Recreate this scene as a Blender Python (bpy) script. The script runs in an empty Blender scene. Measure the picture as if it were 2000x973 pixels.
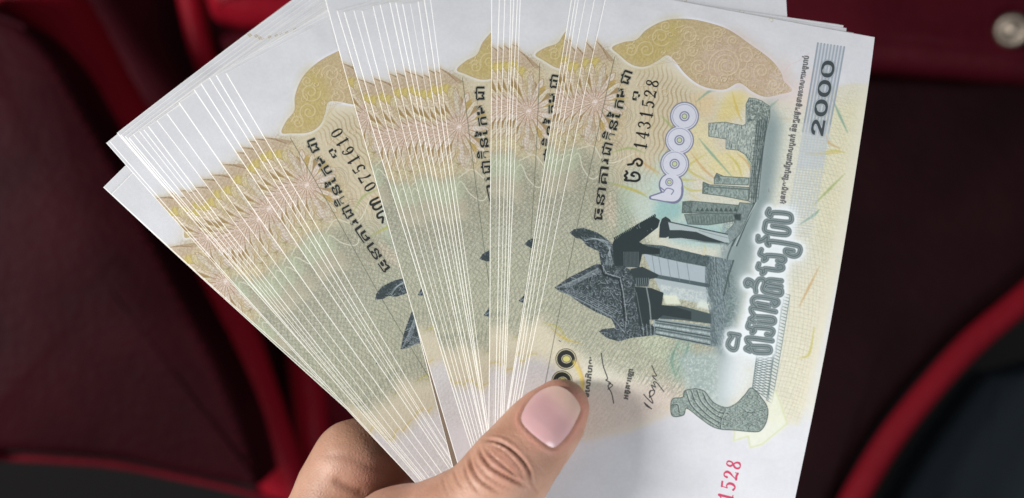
import bpy, math, random, os
import numpy as np
from mathutils import Vector
random.seed(7); rng = np.random.default_rng(7)
scene = bpy.context.scene
C = scene.collection
MM = 0.001

# ------------------------------------------------------------------ camera
W0, H0, F0, D0 = 2000.0, 973.0, 2190.0, 270.0      # photo frame, focal length in its pixels, distance to the notes in mm
cam = bpy.data.cameras.new('camera'); cam_ob = bpy.data.objects.new('camera', cam); C.objects.link(cam_ob)
cam_ob.location = (0, 0, D0*MM)
cam.sensor_width = 36.0; cam.lens = 36.0*F0/W0
cam.clip_start = 0.01; cam.clip_end = 20
cam.dof.use_dof = True; cam.dof.focus_distance = 0.271; cam.dof.aperture_fstop = 8.5
scene.camera = cam_ob

# ------------------------------------------------------------------ light
world = bpy.data.worlds.new('World'); scene.world = world; world.use_nodes = True
wb = world.node_tree.nodes['Background']; wb.inputs[0].default_value = (0.80, 0.90, 1.0, 1); wb.inputs[1].default_value = 0.15
def area(name, loc, target, size, power, col, sy=None):
    l = bpy.data.lights.new(name, 'AREA'); l.energy = power; l.color = col; l.size = size
    if sy: l.shape = 'RECTANGLE'; l.size_y = sy
    o = bpy.data.objects.new(name, l); C.objects.link(o); o.location = loc
    o.rotation_euler = (Vector(target)-Vector(loc)).to_track_quat('-Z', 'Y').to_euler(); return o
area('window_light_left', (-1.30, 0.10, 0.80), (0.03, -0.03, 0), 0.26, 28.5, (1.0, 0.985, 0.96), 0.42)
area('fill_light_front', (0.30, -0.27, 0.31), (0.08, -0.06, 0), 0.20, 1.5, (0.96, 0.98, 1.0), 0.30)  # added fill lamp close to the notes, brightens their lower right
scene.view_settings.view_transform = 'Standard'
scene.view_settings.look = 'None'; scene.view_settings.gamma = 1.0
scene.view_settings.exposure = 0.0

# ------------------------------------------------------------------ helpers
def tag(o, label=None, cat=None, group=None, kind=None):
    if label: o['label'] = label
    if cat: o['category'] = cat
    if group: o['group'] = group
    if kind: o['kind'] = kind
    return o
def empty(name, loc=(0, 0, 0)):
    o = bpy.data.objects.new(name, None); C.objects.link(o); o.location = loc; o.empty_display_size = 0.01; return o
def mesh_ob(name, verts, faces, mat, parent=None, smooth=True, mats=None, fmat=None, uv=None, origin=None):
    verts = np.asarray(verts, float)
    if origin is not None: verts = verts-np.asarray(origin, float)
    me = bpy.data.meshes.new(name); me.from_pydata(verts.tolist(), [], [list(map(int, f)) for f in faces]); me.update()
    for m in (mats or [mat]): me.materials.append(m)
    if fmat is not None: me.polygons.foreach_set('material_index', np.asarray(fmat, np.int32))
    if smooth: me.polygons.foreach_set('use_smooth', [True]*len(me.polygons))
    if uv is not None:
        ul = me.uv_layers.new(name='UVMap')
        idx = np.empty(len(me.loops), np.int32); me.loops.foreach_get('vertex_index', idx)
        ul.data.foreach_set('uv', np.asarray(uv, np.float32)[idx].ravel())
    o = bpy.data.objects.new(name, me); C.objects.link(o)
    if origin is not None: o.location = origin
    if parent is not None:
        o.parent = parent
        if origin is None: o.location = -Vector(parent.location)
    return o

def unproj(P, z):
    """photo pixels -> world mm on the plane at height z (mm)"""
    P = np.atleast_2d(np.asarray(P, float)); t = D0-z
    return np.stack([(P[:, 0]-W0/2)/F0*t, -(P[:, 1]-H0/2)/F0*t, np.full(len(P), 1.0)*z], 1)
def proj(Q):
    t = D0-Q[..., 2]
    return np.stack([Q[..., 0]/t*F0+W0/2, -Q[..., 1]/t*F0+H0/2], -1)

# the bow of the fanned notes: a cylinder about the x axis, flat by the thumb, falling away towards the top
Y0, KB = -40.0, 0.0020
_y = np.linspace(-140, 140, 5601); _z = np.where(_y > Y0, -KB*(_y-Y0)**2, 0.0)
_l = np.concatenate([[0], np.cumsum(np.hypot(np.diff(_y), np.diff(_z)))]); _l -= np.interp(0, _y, _l)
def bend(x, l, h):
    y = np.interp(l, _l, _y); s = np.where(y > Y0, -2*KB*(y-Y0), 0.0); n = np.sqrt(1+s*s)
    z = np.where(y > Y0, -KB*(y-Y0)**2, 0.0)
    return np.stack([x, y-h*s/n, z+h/n], -1)
def flat(P, h):
    """photo pixels -> flat coordinates (x, arc length) on the bent layer at height h"""
    P = np.atleast_2d(np.asarray(P, float)); y = np.zeros(len(P)); z = np.zeros(len(P))
    for _ in range(30):
        yy = -(P[:, 1]-H0/2)/F0*(D0-z)
        s = np.where(y > Y0, -2*KB*(y-Y0), 0.0); n = np.sqrt(1+s*s)
        y = yy+h*s/n; z = np.where(y > Y0, -KB*(y-Y0)**2, 0.0)+h/n
    x = (P[:, 0]-W0/2)/F0*(D0-z)
    return np.stack([x, np.interp(y, _y, _l)], 1)

# ------------------------------------------------------------------ where every note lies: (pixel on left edge near the top corner, pixel lower on the same edge)
LN, HN = 146.0, 67.0       # note, mm
notes = []   # (corner px, lower px, cluster)
notes.append(((204, 366), (513, 650), 'lone'))
notes.append(((219, 380), (530, 660), 'lone'))
def dline(x, y, s, ln=420): return ((x, y), (x+s*ln, y+ln), 'left')
for x, y, s in sorted([(209, 280, .90), (216, 277, .885), (231, 260, .875), (238, 264, .862), (247, 266, .85), (254, 269, .84), (262, 263, .825), (266, 262, .86), (300, 241, .815), (318, 229, .78), (236, 263, .915), (273, 257, .80), (282, 254, .79),
                (291, 248, .775), (308, 236, .755), (327, 223, .735), (351, 201, .70), (381, 175, .665), (394, 164, .645), (410, 153, .625), (423.5, 148, .605), (443, 144, .59)], key=lambda q: -q[2]):
    notes.append(dline(x, y, s))
notes.append(((668, 30), (884, 906), 'middle'))
cl = [(640, 18, 673, 822), (659, 22, 692.5, 853.8), (673.6, 25, 704, 861), (693, 21, 723, 870.4), (708, 22, 737, 878), (731, 12.6, 758, 887.7),
      (747.5, 10, 772, 897.8), (763, 6, 789, 902.8), (776.5, 6, 800, 909), (790, 9, 811, 914), (804, 8, 824, 919), (817, 4, 837, 922.5), (829, 1, 848, 926.6), (843, .5, 859, 930)]
for cx, cy, x130, x660 in cl:
    s = (x660-x130)/530.0
    if cx == 640: cx, cy = 634, -8
    notes.append(((x130+s*(cy-130), cy), (x660, 660), 'middle'))
for x0, x130, x480, x800 in [(962.4, 961, 958, 956.5), (977, 975, 967.6, 963), (987, 984.7, 974.8, 968), (998, 995, 983, 974), (1005, 1001, 988.8, 978.4), (1012, 1007.8, 992.7, 982), (1018.5, 1012.7, 996.9, 985.5)]:
    s = (x800-x0)/800
    notes.append(((x0-s*38-0.5, -40-random.uniform(0, 8)), (x0+s*800, 800), 'upright'))
for x0, x480, x660 in [(1117, 1042, 1013), (1124, 1046, 1016.5), (1130.7, 1053, 1023), (1144, 1059.6, 1027), (1161.5, 1069, 1034.5), (1182, 1080, 1043)]:
    s = (x660-x0)/660
    notes.append(((x0-s*36, -36-random.uniform(-3, 3)), (x660, 660), 'right'))
# the stair of top-right corners of the right-hand notes
stair = {-1: (1686, 72), -2: (1663, 69), -3: (1648, 62), -4: (1632, 53), -5: (1615, 46), -6: (1611, 45)}
NN = len(notes); hs = []; h = 0.0
for i, n in enumerate(notes):
    hs.append(h); h += random.choice([.11, .12, .13, .15, .17, .22, .30])
placed = []
for i, (a, b, g) in enumerate(notes):
    A, B = flat([a, b], hs[i]); d = (B-A)/np.linalg.norm(B-A)       # unit vector from the top corner down the left edge
    nrm = np.array([-d[1], d[0]])                                    # across the note, to the right
    org = A
    if i-NN in stair:
        K = flat([stair[i-NN]], hs[i])[0]; w = K-A
        org = A+d*(w@d)                                              # slide along the edge so the far corner sits on the stair
    placed.append((org, d, nrm))
FR_O, FR_D, FR_N = placed[-1]; FR_H = hs[-1]+0.1
# polynomial map photo px -> front note (s along, t across), mm
gx, gy = np.meshgrid(np.linspace(960, 1720, 24), np.linspace(-60, 1100, 30)); G = np.stack([gx.ravel(), gy.ravel()], 1)
fl = flat(G, FR_H)-FR_O; ST = np.stack([fl@FR_D, fl@FR_N], 1)
def basis(P, c=(1330, 500), k=500.0):
    x = (P[..., 0]-c[0])/k; y = (P[..., 1]-c[1])/k
    return np.stack([x**i*y**j for i in range(4) for j in range(4-i)], -1)
CO = np.linalg.lstsq(basis(G), ST, rcond=None)[0]
CI = np.linalg.lstsq(basis(ST, (70, 33), 70.0), G, rcond=None)[0]
def px2note(P): return basis(np.atleast_2d(np.asarray(P, float)))@CO
def note2px(S): return basis(np.asarray(S, float), (70, 33), 70.0)@CI

# ------------------------------------------------------------------ the print of the note, drawn by code into one picture shared by the notes
SC = 24                                                         # canvas pixels per mm
CW, CH = int(LN*SC), int(HN*SC)
cv = np.empty((CH, CW, 3), np.float32); cv[:] = (0.865, 0.866, 0.888)
def canv(P): return px2note(P)*SC                                # -> (col = s, row = t)
def smoothp(P, closed=False, n=8):
    P = np.asarray(P, float)
    if len(P) < 3: return P
    Q = np.vstack([P[-1:], P, P[:2]]) if closed else np.vstack([2*P[0]-P[1], P, 2*P[-1]-P[-2]])
    out = []; u = np.linspace(0, 1, n, endpoint=False)[:, None]
    for i in range(1, len(Q)-2):
        a, b, c, d = Q[i-1], Q[i], Q[i+1], Q[i+2]
        out.append(0.5*((2*b)+(-a+c)*u+(2*a-5*b+4*c-d)*u*u+(-a+3*b-3*c+d)*u**3))
    if not closed: out.append(P[-1:])
    return np.vstack(out)
def box(pts, pad=2):
    x0 = max(int(pts[:, 0].min())-pad, 0); x1 = min(int(pts[:, 0].max())+pad+2, CW)
    y0 = max(int(pts[:, 1].min())-pad, 0); y1 = min(int(pts[:, 1].max())+pad+2, CH)
    return (x0, x1, y0, y1) if x1 > x0 and y1 > y0 else None
def polymask(q, b):
    x0, x1, y0, y1 = b; hgt, wid = y1-y0, x1-x0
    acc = np.zeros((hgt, wid+1), np.int16); ys = np.arange(y0, y1)+0.5
    for i in range(len(q)):
        a, c = q[i], q[(i+1) % len(q)]
        if a[1] == c[1]: continue
        lo, hi = (a, c) if a[1] < c[1] else (c, a)
        m = (ys >= lo[1]) & (ys < hi[1])
        if not m.any(): continue
        xx = lo[0]+(ys[m]-lo[1])*(hi[0]-lo[0])/(hi[1]-lo[1])
        ci = np.clip(np.round(xx).astype(int)-x0, 0, wid)
        np.add.at(acc, (np.nonzero(m)[0], ci), 1)
    return (np.cumsum(acc, 1)[:, :wid] & 1).astype(np.float32)
def blur(m, r):
    r = int(r)
    if r < 1: return m
    for _ in range(2):
        for ax in (0, 1):
            p = np.concatenate([np.repeat(m.take([0], ax), r+1, ax), m, np.repeat(m.take([-1], ax), r, ax)], ax)
            c = np.cumsum(p, ax, dtype=np.float64); n = m.shape[ax]
            m = ((c.take(range(2*r+1, 2*r+1+n), ax)-c.take(range(0, n), ax))/(2*r+1)).astype(np.float32)
    return m
def put(b, m, col, a=1.0, dst=None):
    x0, x1, y0, y1 = b; d = cv if dst is None else dst
    k = (m*a)[..., None]; d[y0:y1, x0:x1] = d[y0:y1, x0:x1]*(1-k)+np.asarray(col, np.float32)*k
def rgb(*v): return tuple(x/255 for x in v)
def poly(P, col, a=1.0, feather=0, sm=False, pat=None, dst=None, hole=None):
    if sm: P = smoothp(P, True)
    q = canv(P); f = feather*SC/7.9; b = box(q, int(f*2)+2)
    if b is None: return
    m = polymask(q, b)
    if hole is not None: m = m*(1-polymask(canv(hole), b))
    if f >= 1: m = blur(m, f)
    if pat is not None: m = m*pat(b)
    put(b, m, col, a, dst)
def linemask(q, w, b):
    x0, x1, y0, y1 = b; m = np.zeros((y1-y0, x1-x0), np.float32)
    w = np.broadcast_to(w, (len(q),)) if np.ndim(w) else np.full(len(q), float(w))
    for i in range(len(q)-1):
        a, c = q[i], q[i+1]; r = max(w[i], w[i+1])/2
        bb = box(np.array([a, c]), int(r)+2)
        if bb is None: continue
        X0, X1, Y0_, Y1 = max(bb[0], x0), min(bb[1], x1), max(bb[2], y0), min(bb[3], y1)
        if X1 <= X0 or Y1 <= Y0_: continue
        yy, xx = np.mgrid[Y0_:Y1, X0:X1]; yy = yy+0.5; xx = xx+0.5
        v = c-a; L2 = v@v+1e-9
        t = np.clip(((xx-a[0])*v[0]+(yy-a[1])*v[1])/L2, 0, 1)
        dd = np.hypot(xx-a[0]-t*v[0], yy-a[1]-t*v[1])
        rr = (w[i]*(1-t)+w[i+1]*t)/2
        s = m[Y0_-y0:Y1-y0, X0-x0:X1-x0]; np.maximum(s, np.clip(rr-dd+0.5, 0, 1), out=s)
    return m
def line(P, w, col, a=1.0, sm=True, closed=False, dst=None, feather=0):
    if sm: P = smoothp(P, closed)
    P = np.asarray(P, float)
    if closed: P = np.vstack([P, P[:1]])
    q = canv(P); wc = np.asarray(w, float)*SC/7.9
    if np.ndim(wc): wc = np.interp(np.linspace(0, 1, len(q)), np.linspace(0, 1, len(wc)), wc)
    f = feather*SC/7.9
    b = box(q, int(np.max(wc)+f*2)+3)
    if b is None: return
    m = linemask(q, wc, b)
    if f >= 1: m = blur(m, f)
    put(b, m, col, a, dst)
# value noise on the canvas
def vnoise(b, per, seed=0, stretch=1.0):
    x0, x1, y0, y1 = b; r = np.random.default_rng(seed)
    nx = int((x1-x0)/(per*stretch))+3; ny = int((y1-y0)/per)+3; g = r.random((ny, nx)).astype(np.float32)
    u = np.arange(x1-x0)/(per*stretch); v = np.arange(y1-y0)/per
    iu = u.astype(int); iv = v.astype(int); fu = (u-iu)[None, :]; fv = (v-iv)[:, None]
    fu = fu*fu*(3-2*fu); fv = fv*fv*(3-2*fv)
    return (g[iv][:, iu]*(1-fu)+g[iv][:, iu+1]*fu)*(1-fv)+(g[iv+1][:, iu]*(1-fu)+g[iv+1][:, iu+1]*fu)*fv
def grain(seed, lo=0.3, per=6, stretch=1.0, k=2.2):
    return lambda b: np.clip(lo*.6+(0.6*vnoise(b, per*.7, seed, stretch)+0.4*vnoise(b, per*1.6, seed+100, 1)-0.5)*k*.9+0.5*(1-lo), 0, 1)
def hatch(ang, per, duty=0.5, wob=0.0, lo=0.0):
    def f(b):
        x0, x1, y0, y1 = b; yy, xx = np.mgrid[y0:y1, x0:x1].astype(np.float32)
        c, s = math.cos(ang), math.sin(ang); p = per*SC/7.9
        ph = (xx*c+yy*s)/p+(wob*np.sin((-xx*s+yy*c)/p*0.7) if wob else 0)
        return lo+(1-lo)*np.clip((np.cos(ph*2*np.pi)-(1-2*duty))*1.6+0.5, 0, 1)
    return f
FULL = (0, CW, 0, CH)
_n = (vnoise(FULL, 160, 91)+vnoise(FULL, 60, 92)*.6)[..., None]; cv *= 0.975+0.03*_n
# ---- tints (photo pixel outlines of the front note; the part beyond the picture is guessed)
GREEN, TAN, YEL, PINK = rgb(196, 202, 172), rgb(205, 192, 166), rgb(222, 208, 140), rgb(222, 205, 200)
poly([(1000, 105), (1160, 92), (1190, 108), (1210, 122), (1258, 136), (1300, 118), (1340, 150), (1386, 180), (1450, 176), (1500, 200), (1560, 190), (1660, 165), (1720, 170), (1560, 830), (1330, 800), (1235, 842), (1140, 862), (1000, 800), (960, 700)], rgb(226, 222, 200), 0.9, 3)
poly([(1000, 95), (1170, 95), (1212, 124), (1300, 120), (1390, 190), (1420, 300), (1260, 400), (960, 380)], rgb(214, 198, 160), 0.75, 26)
poly([(960, 300), (1180, 290), (1240, 380), (1230, 440), (1330, 520), (1420, 640), (1350, 770), (1230, 720), (1130, 690), (1050, 620), (940, 640)], rgb(190, 193, 166), 0.85, 16)
poly([(1030, 250), (1160, 330), (1140, 420), (1090, 470), (1000, 480)], rgb(190, 188, 172), 0.5, 14)
poly([(930, 605), (1045, 612), (1090, 640), (1135, 690), (1140, 760), (1120, 800), (940, 740)], rgb(220, 208, 176), 0.65, 8)
poly([(1100, 760), (1330, 745), (1320, 800), (1230, 842), (1130, 865)], rgb(230, 206, 196), 0.75, 14)
poly([(930, 700), (1060, 700), (1110, 740), (1130, 800), (1130, 900), (900, 900)], rgb(226, 222, 226), 0.95, 8)
poly([(1240, 395), (1500, 395), (1500, 520), (1260, 470)], rgb(206, 222, 206), 0.6, 22)
poly([(1500, 230), (1640, 190), (1590, 500), (1540, 800), (1450, 800), (1430, 560)], rgb(226, 232, 216), 0.55, 26)
poly([(1610, 210), (1680, 190), (1640, 420), (1600, 560), (1590, 420)], rgb(232, 228, 180), 0.6, 14)
poly([(1540, 560), (1620, 500), (1590, 800), (1500, 840)], rgb(238, 230, 196), 0.6, 16)
for P, c in [([(1230, 330), (1290, 350), (1330, 400), (1300, 440), (1230, 420)], rgb(190, 214, 206)), ([(1200, 380), (1235, 370), (1225, 470), (1205, 460)], rgb(176, 200, 176)),
             ([(1180, 400), (1200, 380), (1200, 450)], rgb(240, 214, 190)), ([(1290, 300), (1350, 330), (1330, 410), (1270, 410)], rgb(196, 222, 214)),
             ([(1330, 430), (1420, 440), (1410, 480), (1310, 470)], rgb(150, 205, 215)), ([(1290, 385), (1330, 395), (1330, 425), (1280, 430)], rgb(130, 196, 200)),
             ([(1320, 225), (1380, 240), (1400, 330), (1340, 330)], rgb(236, 226, 170)), ([(1400, 300), (1460, 300), (1450, 350), (1400, 350)], rgb(240, 224, 150)),
             ([(1420, 185), (1460, 185), (1440, 230), (1400, 240)], rgb(236, 214, 120)), ([(1350, 190), (1400, 190), (1380, 230)], rgb(236, 206, 150)),
             ([(1300, 690), (1345, 660), (1350, 720), (1320, 745)], rgb(170, 206, 190)), ([(1250, 640), (1310, 650), (1300, 700), (1260, 690)], rgb(206, 220, 186))]:
    poly(P, c, 0.75, 7, sm=True)
# fine net and waves of the safety print
def netpat(b):
    x0, x1, y0, y1 = b; yy, xx = np.mgrid[y0:y1, x0:x1].astype(np.float32); s = xx/SC; t = yy/SC
    r1 = np.hypot(s-78, t+14); r2 = np.hypot(s-112, t-60)
    a = np.abs(np.sin(r1*3.6+0.5*np.sin(t*1.7))); c = np.abs(np.sin(r2*3.6+0.5*np.sin(s*1.7)))
    return (np.clip(0.5-a, 0, 1)+np.clip(0.5-c, 0, 1))*1.3
poly([(930, 330), (1150, 300), (1250, 440), (1330, 560), (1430, 640), (1350, 790), (1230, 740), (1130, 690), (1050, 620), (920, 640)], rgb(114, 128, 106), 0.5, 6, pat=netpat)
poly([(930, 60), (1200, 100), (1400, 190), (1560, 200), (1680, 160), (1560, 820), (1330, 790), (1130, 860), (900, 800)], rgb(150, 160, 128), 0.15, 8, pat=netpat)
poly([(1560, 380), (1660, 170), (1560, 820), (1500, 820)], rgb(150, 170, 168), 0.26, 8, pat=netpat)
def wavepat(b):
    x0, x1, y0, y1 = b; yy, xx = np.mgrid[y0:y1, x0:x1].astype(np.float32); s = xx/SC; t = yy/SC
    return np.clip(1.2*np.sin((t*5.5+2.2*np.sin(s*1.1)))-0.3, 0, 1)
poly([(990, 260), (1150, 290), (1290, 150), (1380, 200), (1300, 330), (1180, 420), (960, 420)], rgb(150, 132, 96), 0.28, 10, pat=wavepat)
poly([(1240, 140), (1300, 128), (1350, 190), (1330, 240), (1290, 330)], rgb(170, 140, 84), 0.45, 5, pat=wavepat)
for cx, cy, r in [(1150, 300, 30), (1195, 300, 26), (1215, 230, 22), (1140, 350, 24), (1190, 350, 24), (1232, 340, 20), (1170, 385, 18)]:
    for k in (1.0, 0.82, 0.64, 0.46):
        line([(cx+r*k*math.cos(a), cy+r*k*math.sin(a)) for a in np.linspace(0, 6.28, 16)], 1.0, rgb(160, 150, 124), 0.6)
# mineral streaks of yellow, green and orange
streaks = [((1380, 300), (1345, 330), (1395, 360)), ((1348, 295), (1375, 330), (1400, 352)), ((1290, 226), (1305, 240), (1322, 262)), ((1430, 180), (1440, 215), (1450, 240)),
           ((1365, 270), (1390, 300), (1430, 345)), ((1420, 300), (1440, 320), (1450, 345)), ((1440, 300), (1462, 320), (1468, 345)), ((1180, 355), (1230, 368), (1265, 385)),
           ((1200, 360), (1240, 372), (1262, 380)), ((1622, 190), (1640, 230), (1655, 262)), ((1600, 300), (1630, 296), (1650, 300)), ((1612, 262), (1618, 280), (1640, 292)),
           ((1650, 340), (1620, 370), (1590, 400)), ((1570, 300), (1600, 302), (1640, 300)), ((1560, 440), (1590, 420), (1600, 410)), ((1560, 700), (1580, 690), (1590, 640)),
           ((1600, 520), (1580, 560), (1560, 600)), ((1320, 740), (1312, 700), (1330, 660)), ((1345, 660), (1340, 690), (1320, 730)), ((1360, 200), (1385, 180), (1400, 178)),
           ((1060, 630), (1090, 640), (1110, 670)), ((1122, 690), (1138, 740), (1136, 770)), ((960, 660), (1000, 650), (1040, 640)), ((940, 700), (1000, 694), (1050, 690)),
           ((1440, 250), (1452, 290), (1470, 330)), ((1310, 330), (1330, 350), (1360, 352)), ((1240, 300), (1262, 322), (1290, 340)), ((1190, 300), (1230, 290), (1262, 300)),
           ((1075, 640), (1100, 660), (1136, 672)), ((1490, 240), (1500, 215), (1520, 196)), ((1380, 372), (1350, 372), (1330, 360))]
cols = [rgb(206, 196, 70), rgb(214, 160, 90), rgb(150, 180, 90), rgb(222, 190, 60), rgb(90, 160, 140)]
for i, P in enumerate(streaks): line(P, (1, 5, 1.5), cols[i % 5] if i not in (17, 18) else cols[4], 0.62, feather=1.0)
for i in range(70):
    x = random.uniform(1240, 1640); y = random.uniform(200, 800); a = random.uniform(-1.2, 1.2)+(1.2 if x < 1450 else -0.9); L = random.uniform(14, 46)
    if x > 1600-(y-200)*0.13: continue
    line([(x, y), (x+L*.5*math.cos(a)+3, y+L*.5*math.sin(a)), (x+L*math.cos(a), y+L*math.sin(a))], (0.6, 4, 0.6), cols[random.choice([0, 2, 3, 1])], 0.24, feather=1.4)
poly([(930, 260), (1140, 280), (1250, 440), (1330, 560), (1430, 640), (1350, 790), (1230, 740), (1130, 690), (1050, 620), (920, 640)], rgb(104, 112, 98), 0.34, 10, pat=grain(71, 0, 5, 1, k=5))
poly([(930, 60), (1200, 100), (1400, 190), (1560, 200), (1680, 160), (1560, 820), (1330, 790), (1130, 860), (900, 800)], rgb(140, 128, 104), 0.11, 8, pat=grain(72, 0, 5, 1, k=5))
lum = cv.mean(-1, keepdims=True); cv[:] = (lum+(cv-lum)*0.76)*0.985; _w = np.clip((0.84-cv[..., 2:3])*9, 0, 1); cv *= 1+_w*np.array([.010, -.002, -.018], np.float32)
# ---- rosette band on the left edge
RC = (1163, 200)
poly([(960, 150), (1000, 100), (1140, 84), (1166, 76), (1178, 92), (1200, 118), (1206, 150), (1230, 200), (1220, 260), (1170, 292), (1080, 268), (960, 262)], rgb(206, 192, 158), 0.75, 4)
poly([(1120, 90), (1166, 76), (1172, 90), (1186, 104), (1200, 122), (1150, 116), (1120, 118)], rgb(200, 182, 160), 0.8, 2, sm=False)
for k in range(6): line([(1120+k*2, 96+k*5), (1150, 92+k*4), (1168-k, 84+k*5)], 0.9, rgb(214, 196, 176), 0.7)
for k in range(4): line([(1163+k*5, 80+k*5), (1176+k*4, 92+k*8), (1200-k*2, 120)], 1.1, rgb(140, 110, 80), 0.7)
poly([(1110, 118), (1168, 112), (1182, 134), (1176, 166), (1150, 172), (1110, 176)], rgb(206, 190, 112), 0.85, 2)
poly([(1120, 122), (1166, 118), (1160, 140), (1120, 146)], rgb(214, 200, 122), 0.8, 2)
poly([(1130, 250), (1150, 262), (1190, 258), (1190, 275), (1130, 285)], rgb(190, 192, 160), 0.5, 6)
poly([(1120, 172), (1200, 178), (1206, 232), (1120, 246)], rgb(214, 202, 186), 0.8, 6)
for k in range(18):
    a = k*2*math.pi/18+0.07; ux, uy = math.cos(a), math.sin(a); vx, vy = -uy, ux
    long = 1.0+0.35*abs(uy)**3; r0, r1 = 6, 58*long; w = 7.0
    P = [(RC[0]+ux*r0, RC[1]+uy*r0), (RC[0]+ux*r1*.5+vx*w*.7, RC[1]+uy*r1*.5+vy*w*.7), (RC[0]+ux*r1*.85+vx*w*.75, RC[1]+uy*r1*.85+vy*w*.75), (RC[0]+ux*r1, RC[1]+uy*r1),
         (RC[0]+ux*r1*.85-vx*w*.75, RC[1]+uy*r1*.85-vy*w*.75), (RC[0]+ux*r1*.5-vx*w*.7, RC[1]+uy*r1*.5-vy*w*.7)]
    poly(P, rgb(228, 218, 210) if k % 2 else rgb(220, 214, 196), 0.75, 0, sm=True)
    line(P, 1.3, rgb(158, 128, 92), 0.7, closed=True); line([(RC[0]+ux*14, RC[1]+uy*14), (RC[0]+ux*r1*.9, RC[1]+uy*r1*.9)], 1.0, rgb(190, 166, 136), .6, sm=False)
    a2 = a+math.pi/18; q = (RC[0]+math.cos(a2)*60, RC[1]+math.sin(a2)*60); t1 = (RC[0]+math.cos(a+.03)*50, RC[1]+math.sin(a+.03)*50); t2 = (RC[0]+math.cos(a2+.11)*50, RC[1]+math.sin(a2+.11)*50); t0 = (RC[0]+math.cos(a2)*30, RC[1]+math.sin(a2)*30)
    poly([q, t1, t0, t2], rgb(186, 160, 92) if k % 2 else rgb(158, 132, 88), 0.8)
poly([(RC[0]+26*math.cos(a), RC[1]+26*math.sin(a)) for a in np.linspace(0, 6.2, 20)], rgb(200, 168, 154), 0.4, 6)
for k in range(20):
    a = k*math.pi/10; line([RC, (RC[0]+18*math.cos(a), RC[1]+18*math.sin(a))], 1.2, rgb(240, 226, 220), 0.8)
for (x, y, w_, h_) in [(1172, 152, 12, 30), (1152, 256, 13, 30), (1206, 212, 20, 10)]:
    e = [(x+w_*math.cos(a), y+h_*math.sin(a)) for a in np.linspace(0, 6.2, 18)]
    poly(e, rgb(216, 210, 200), 0.5); line(e, 1.0, rgb(176, 150, 130), 0.7, closed=True)
    for k in (.75, .5, .25): line([(x+w_*k*math.cos(a), y+h_*k*math.sin(a)) for a in np.linspace(0, 6.2, 18)], 0.8, rgb(176, 160, 150), 0.6)
poly([(960, 80), (1206, 90), (1230, 200), (1215, 290), (960, 290)], rgb(126, 98, 66), 0.22, 5, pat=grain(73, 0, 5, 2, k=5))
for k in range(26): line([(1112, 96+k*7.4), (1140, 88+k*7.4), (1160, 100+k*7.4), (1186, 92+k*7.4)], 0.9, rgb(150, 122, 84), 0.35)
# zigzag teeth that repeat down the fan
for x, y, s_, c in [(1150, 172, 9, rgb(176, 130, 50)), (1140, 186, 8, rgb(170, 124, 60)), (1132, 222, 8, rgb(184, 150, 60)), (1128, 240, 9, rgb(166, 130, 50)), (1144, 268, 7, rgb(160, 130, 60)), (1128, 262, 9, rgb(170, 130, 40)), (1134, 204, 7, rgb(180, 120, 70))]:
    poly([(x, y), (x-s_*1.5, y-s_*.7), (x-s_*1.1, y), (x-s_*1.6, y+s_*.6)], tuple(v*.55+.25 for v in c), 0.75)
line([(1128, 292), (1160, 286), (1176, 310), (1200, 318), (1240, 300)], 2.2, rgb(216, 212, 190), 0.8)
line([(1110, 320), (1130, 300), (1140, 330), (1160, 350), (1190, 322)], 2.2, rgb(216, 214, 196), 0.8)
poly([(1090, 290), (1134, 290), (1128, 330), (1100, 340)], rgb(184, 194, 164), 0.6, 6); poly([(1100, 338), (1130, 330), (1120, 372), (1094, 372)], rgb(192, 184, 160), 0.5, 6)
# thin rule
line([(1201, 112), (1160, 300), (1128, 440), (1094, 600), (1062, 760), (1040, 860)], 1.3, rgb(96, 100, 84), 0.8, sm=False)
# ---- gold ornament
ARCH = [(1196, 94), (1218, 84), (1243, 79), (1263, 59), (1297, 42), (1337, 38), (1376, 44), (1421, 59), (1465, 89), (1504, 118), (1524, 143), (1530, 160), (1546, 178), (1524, 185), (1495, 190), (1470, 180), (1455, 168), (1440, 163),
        (1416, 175), (1386, 173), (1361, 163), (1337, 143), (1317, 118), (1302, 108.5), (1282, 121), (1258, 131), (1233, 126), (1208, 106)]
line(ARCH, 9, rgb(232, 232, 240), 0.9, closed=True, feather=1.5)
poly(ARCH, rgb(200, 182, 146), 1, 0, sm=True)
poly([(1196, 94), (1243, 79), (1300, 42), (1330, 40), (1320, 90), (1300, 108), (1258, 131), (1208, 106)], rgb(194, 178, 112), 0.85, 12, sm=True)
poly([(1420, 60), (1504, 118), (1546, 178), (1495, 190), (1440, 163), (1386, 173), (1360, 120)], rgb(206, 184, 168), 0.85, 16, sm=True)
line(ARCH, 1.4, rgb(160, 138, 98), 0.5, closed=True)
poly([(1535, 100), (1560, 178), (1540, 200), (1490, 195), (1505, 150)], rgb(218, 204, 198), 0.45, 8)
def swirl(cx, cy, r, a0, turns=1.6, n=26, w=2.0, c=rgb(226, 210, 160), al=0.65):
    line([(cx+r*(1-i/n*.85)*math.cos(a0+i/n*turns*6.28), cy+r*(1-i/n*.85)*math.sin(a0+i/n*turns*6.28)) for i in range(n)], w, c, al)
for k in range(9):
    q = .94-k*.085; line([(1385+(x-1385)*q, 112+(y-112)*q) for x, y in ARCH], 1.0, rgb(176, 156, 116), 0.28, closed=True)
poly(ARCH, rgb(160, 134, 88), 0.30, 0, sm=True, pat=grain(81, 0, 7, 1.5, k=4))
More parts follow.
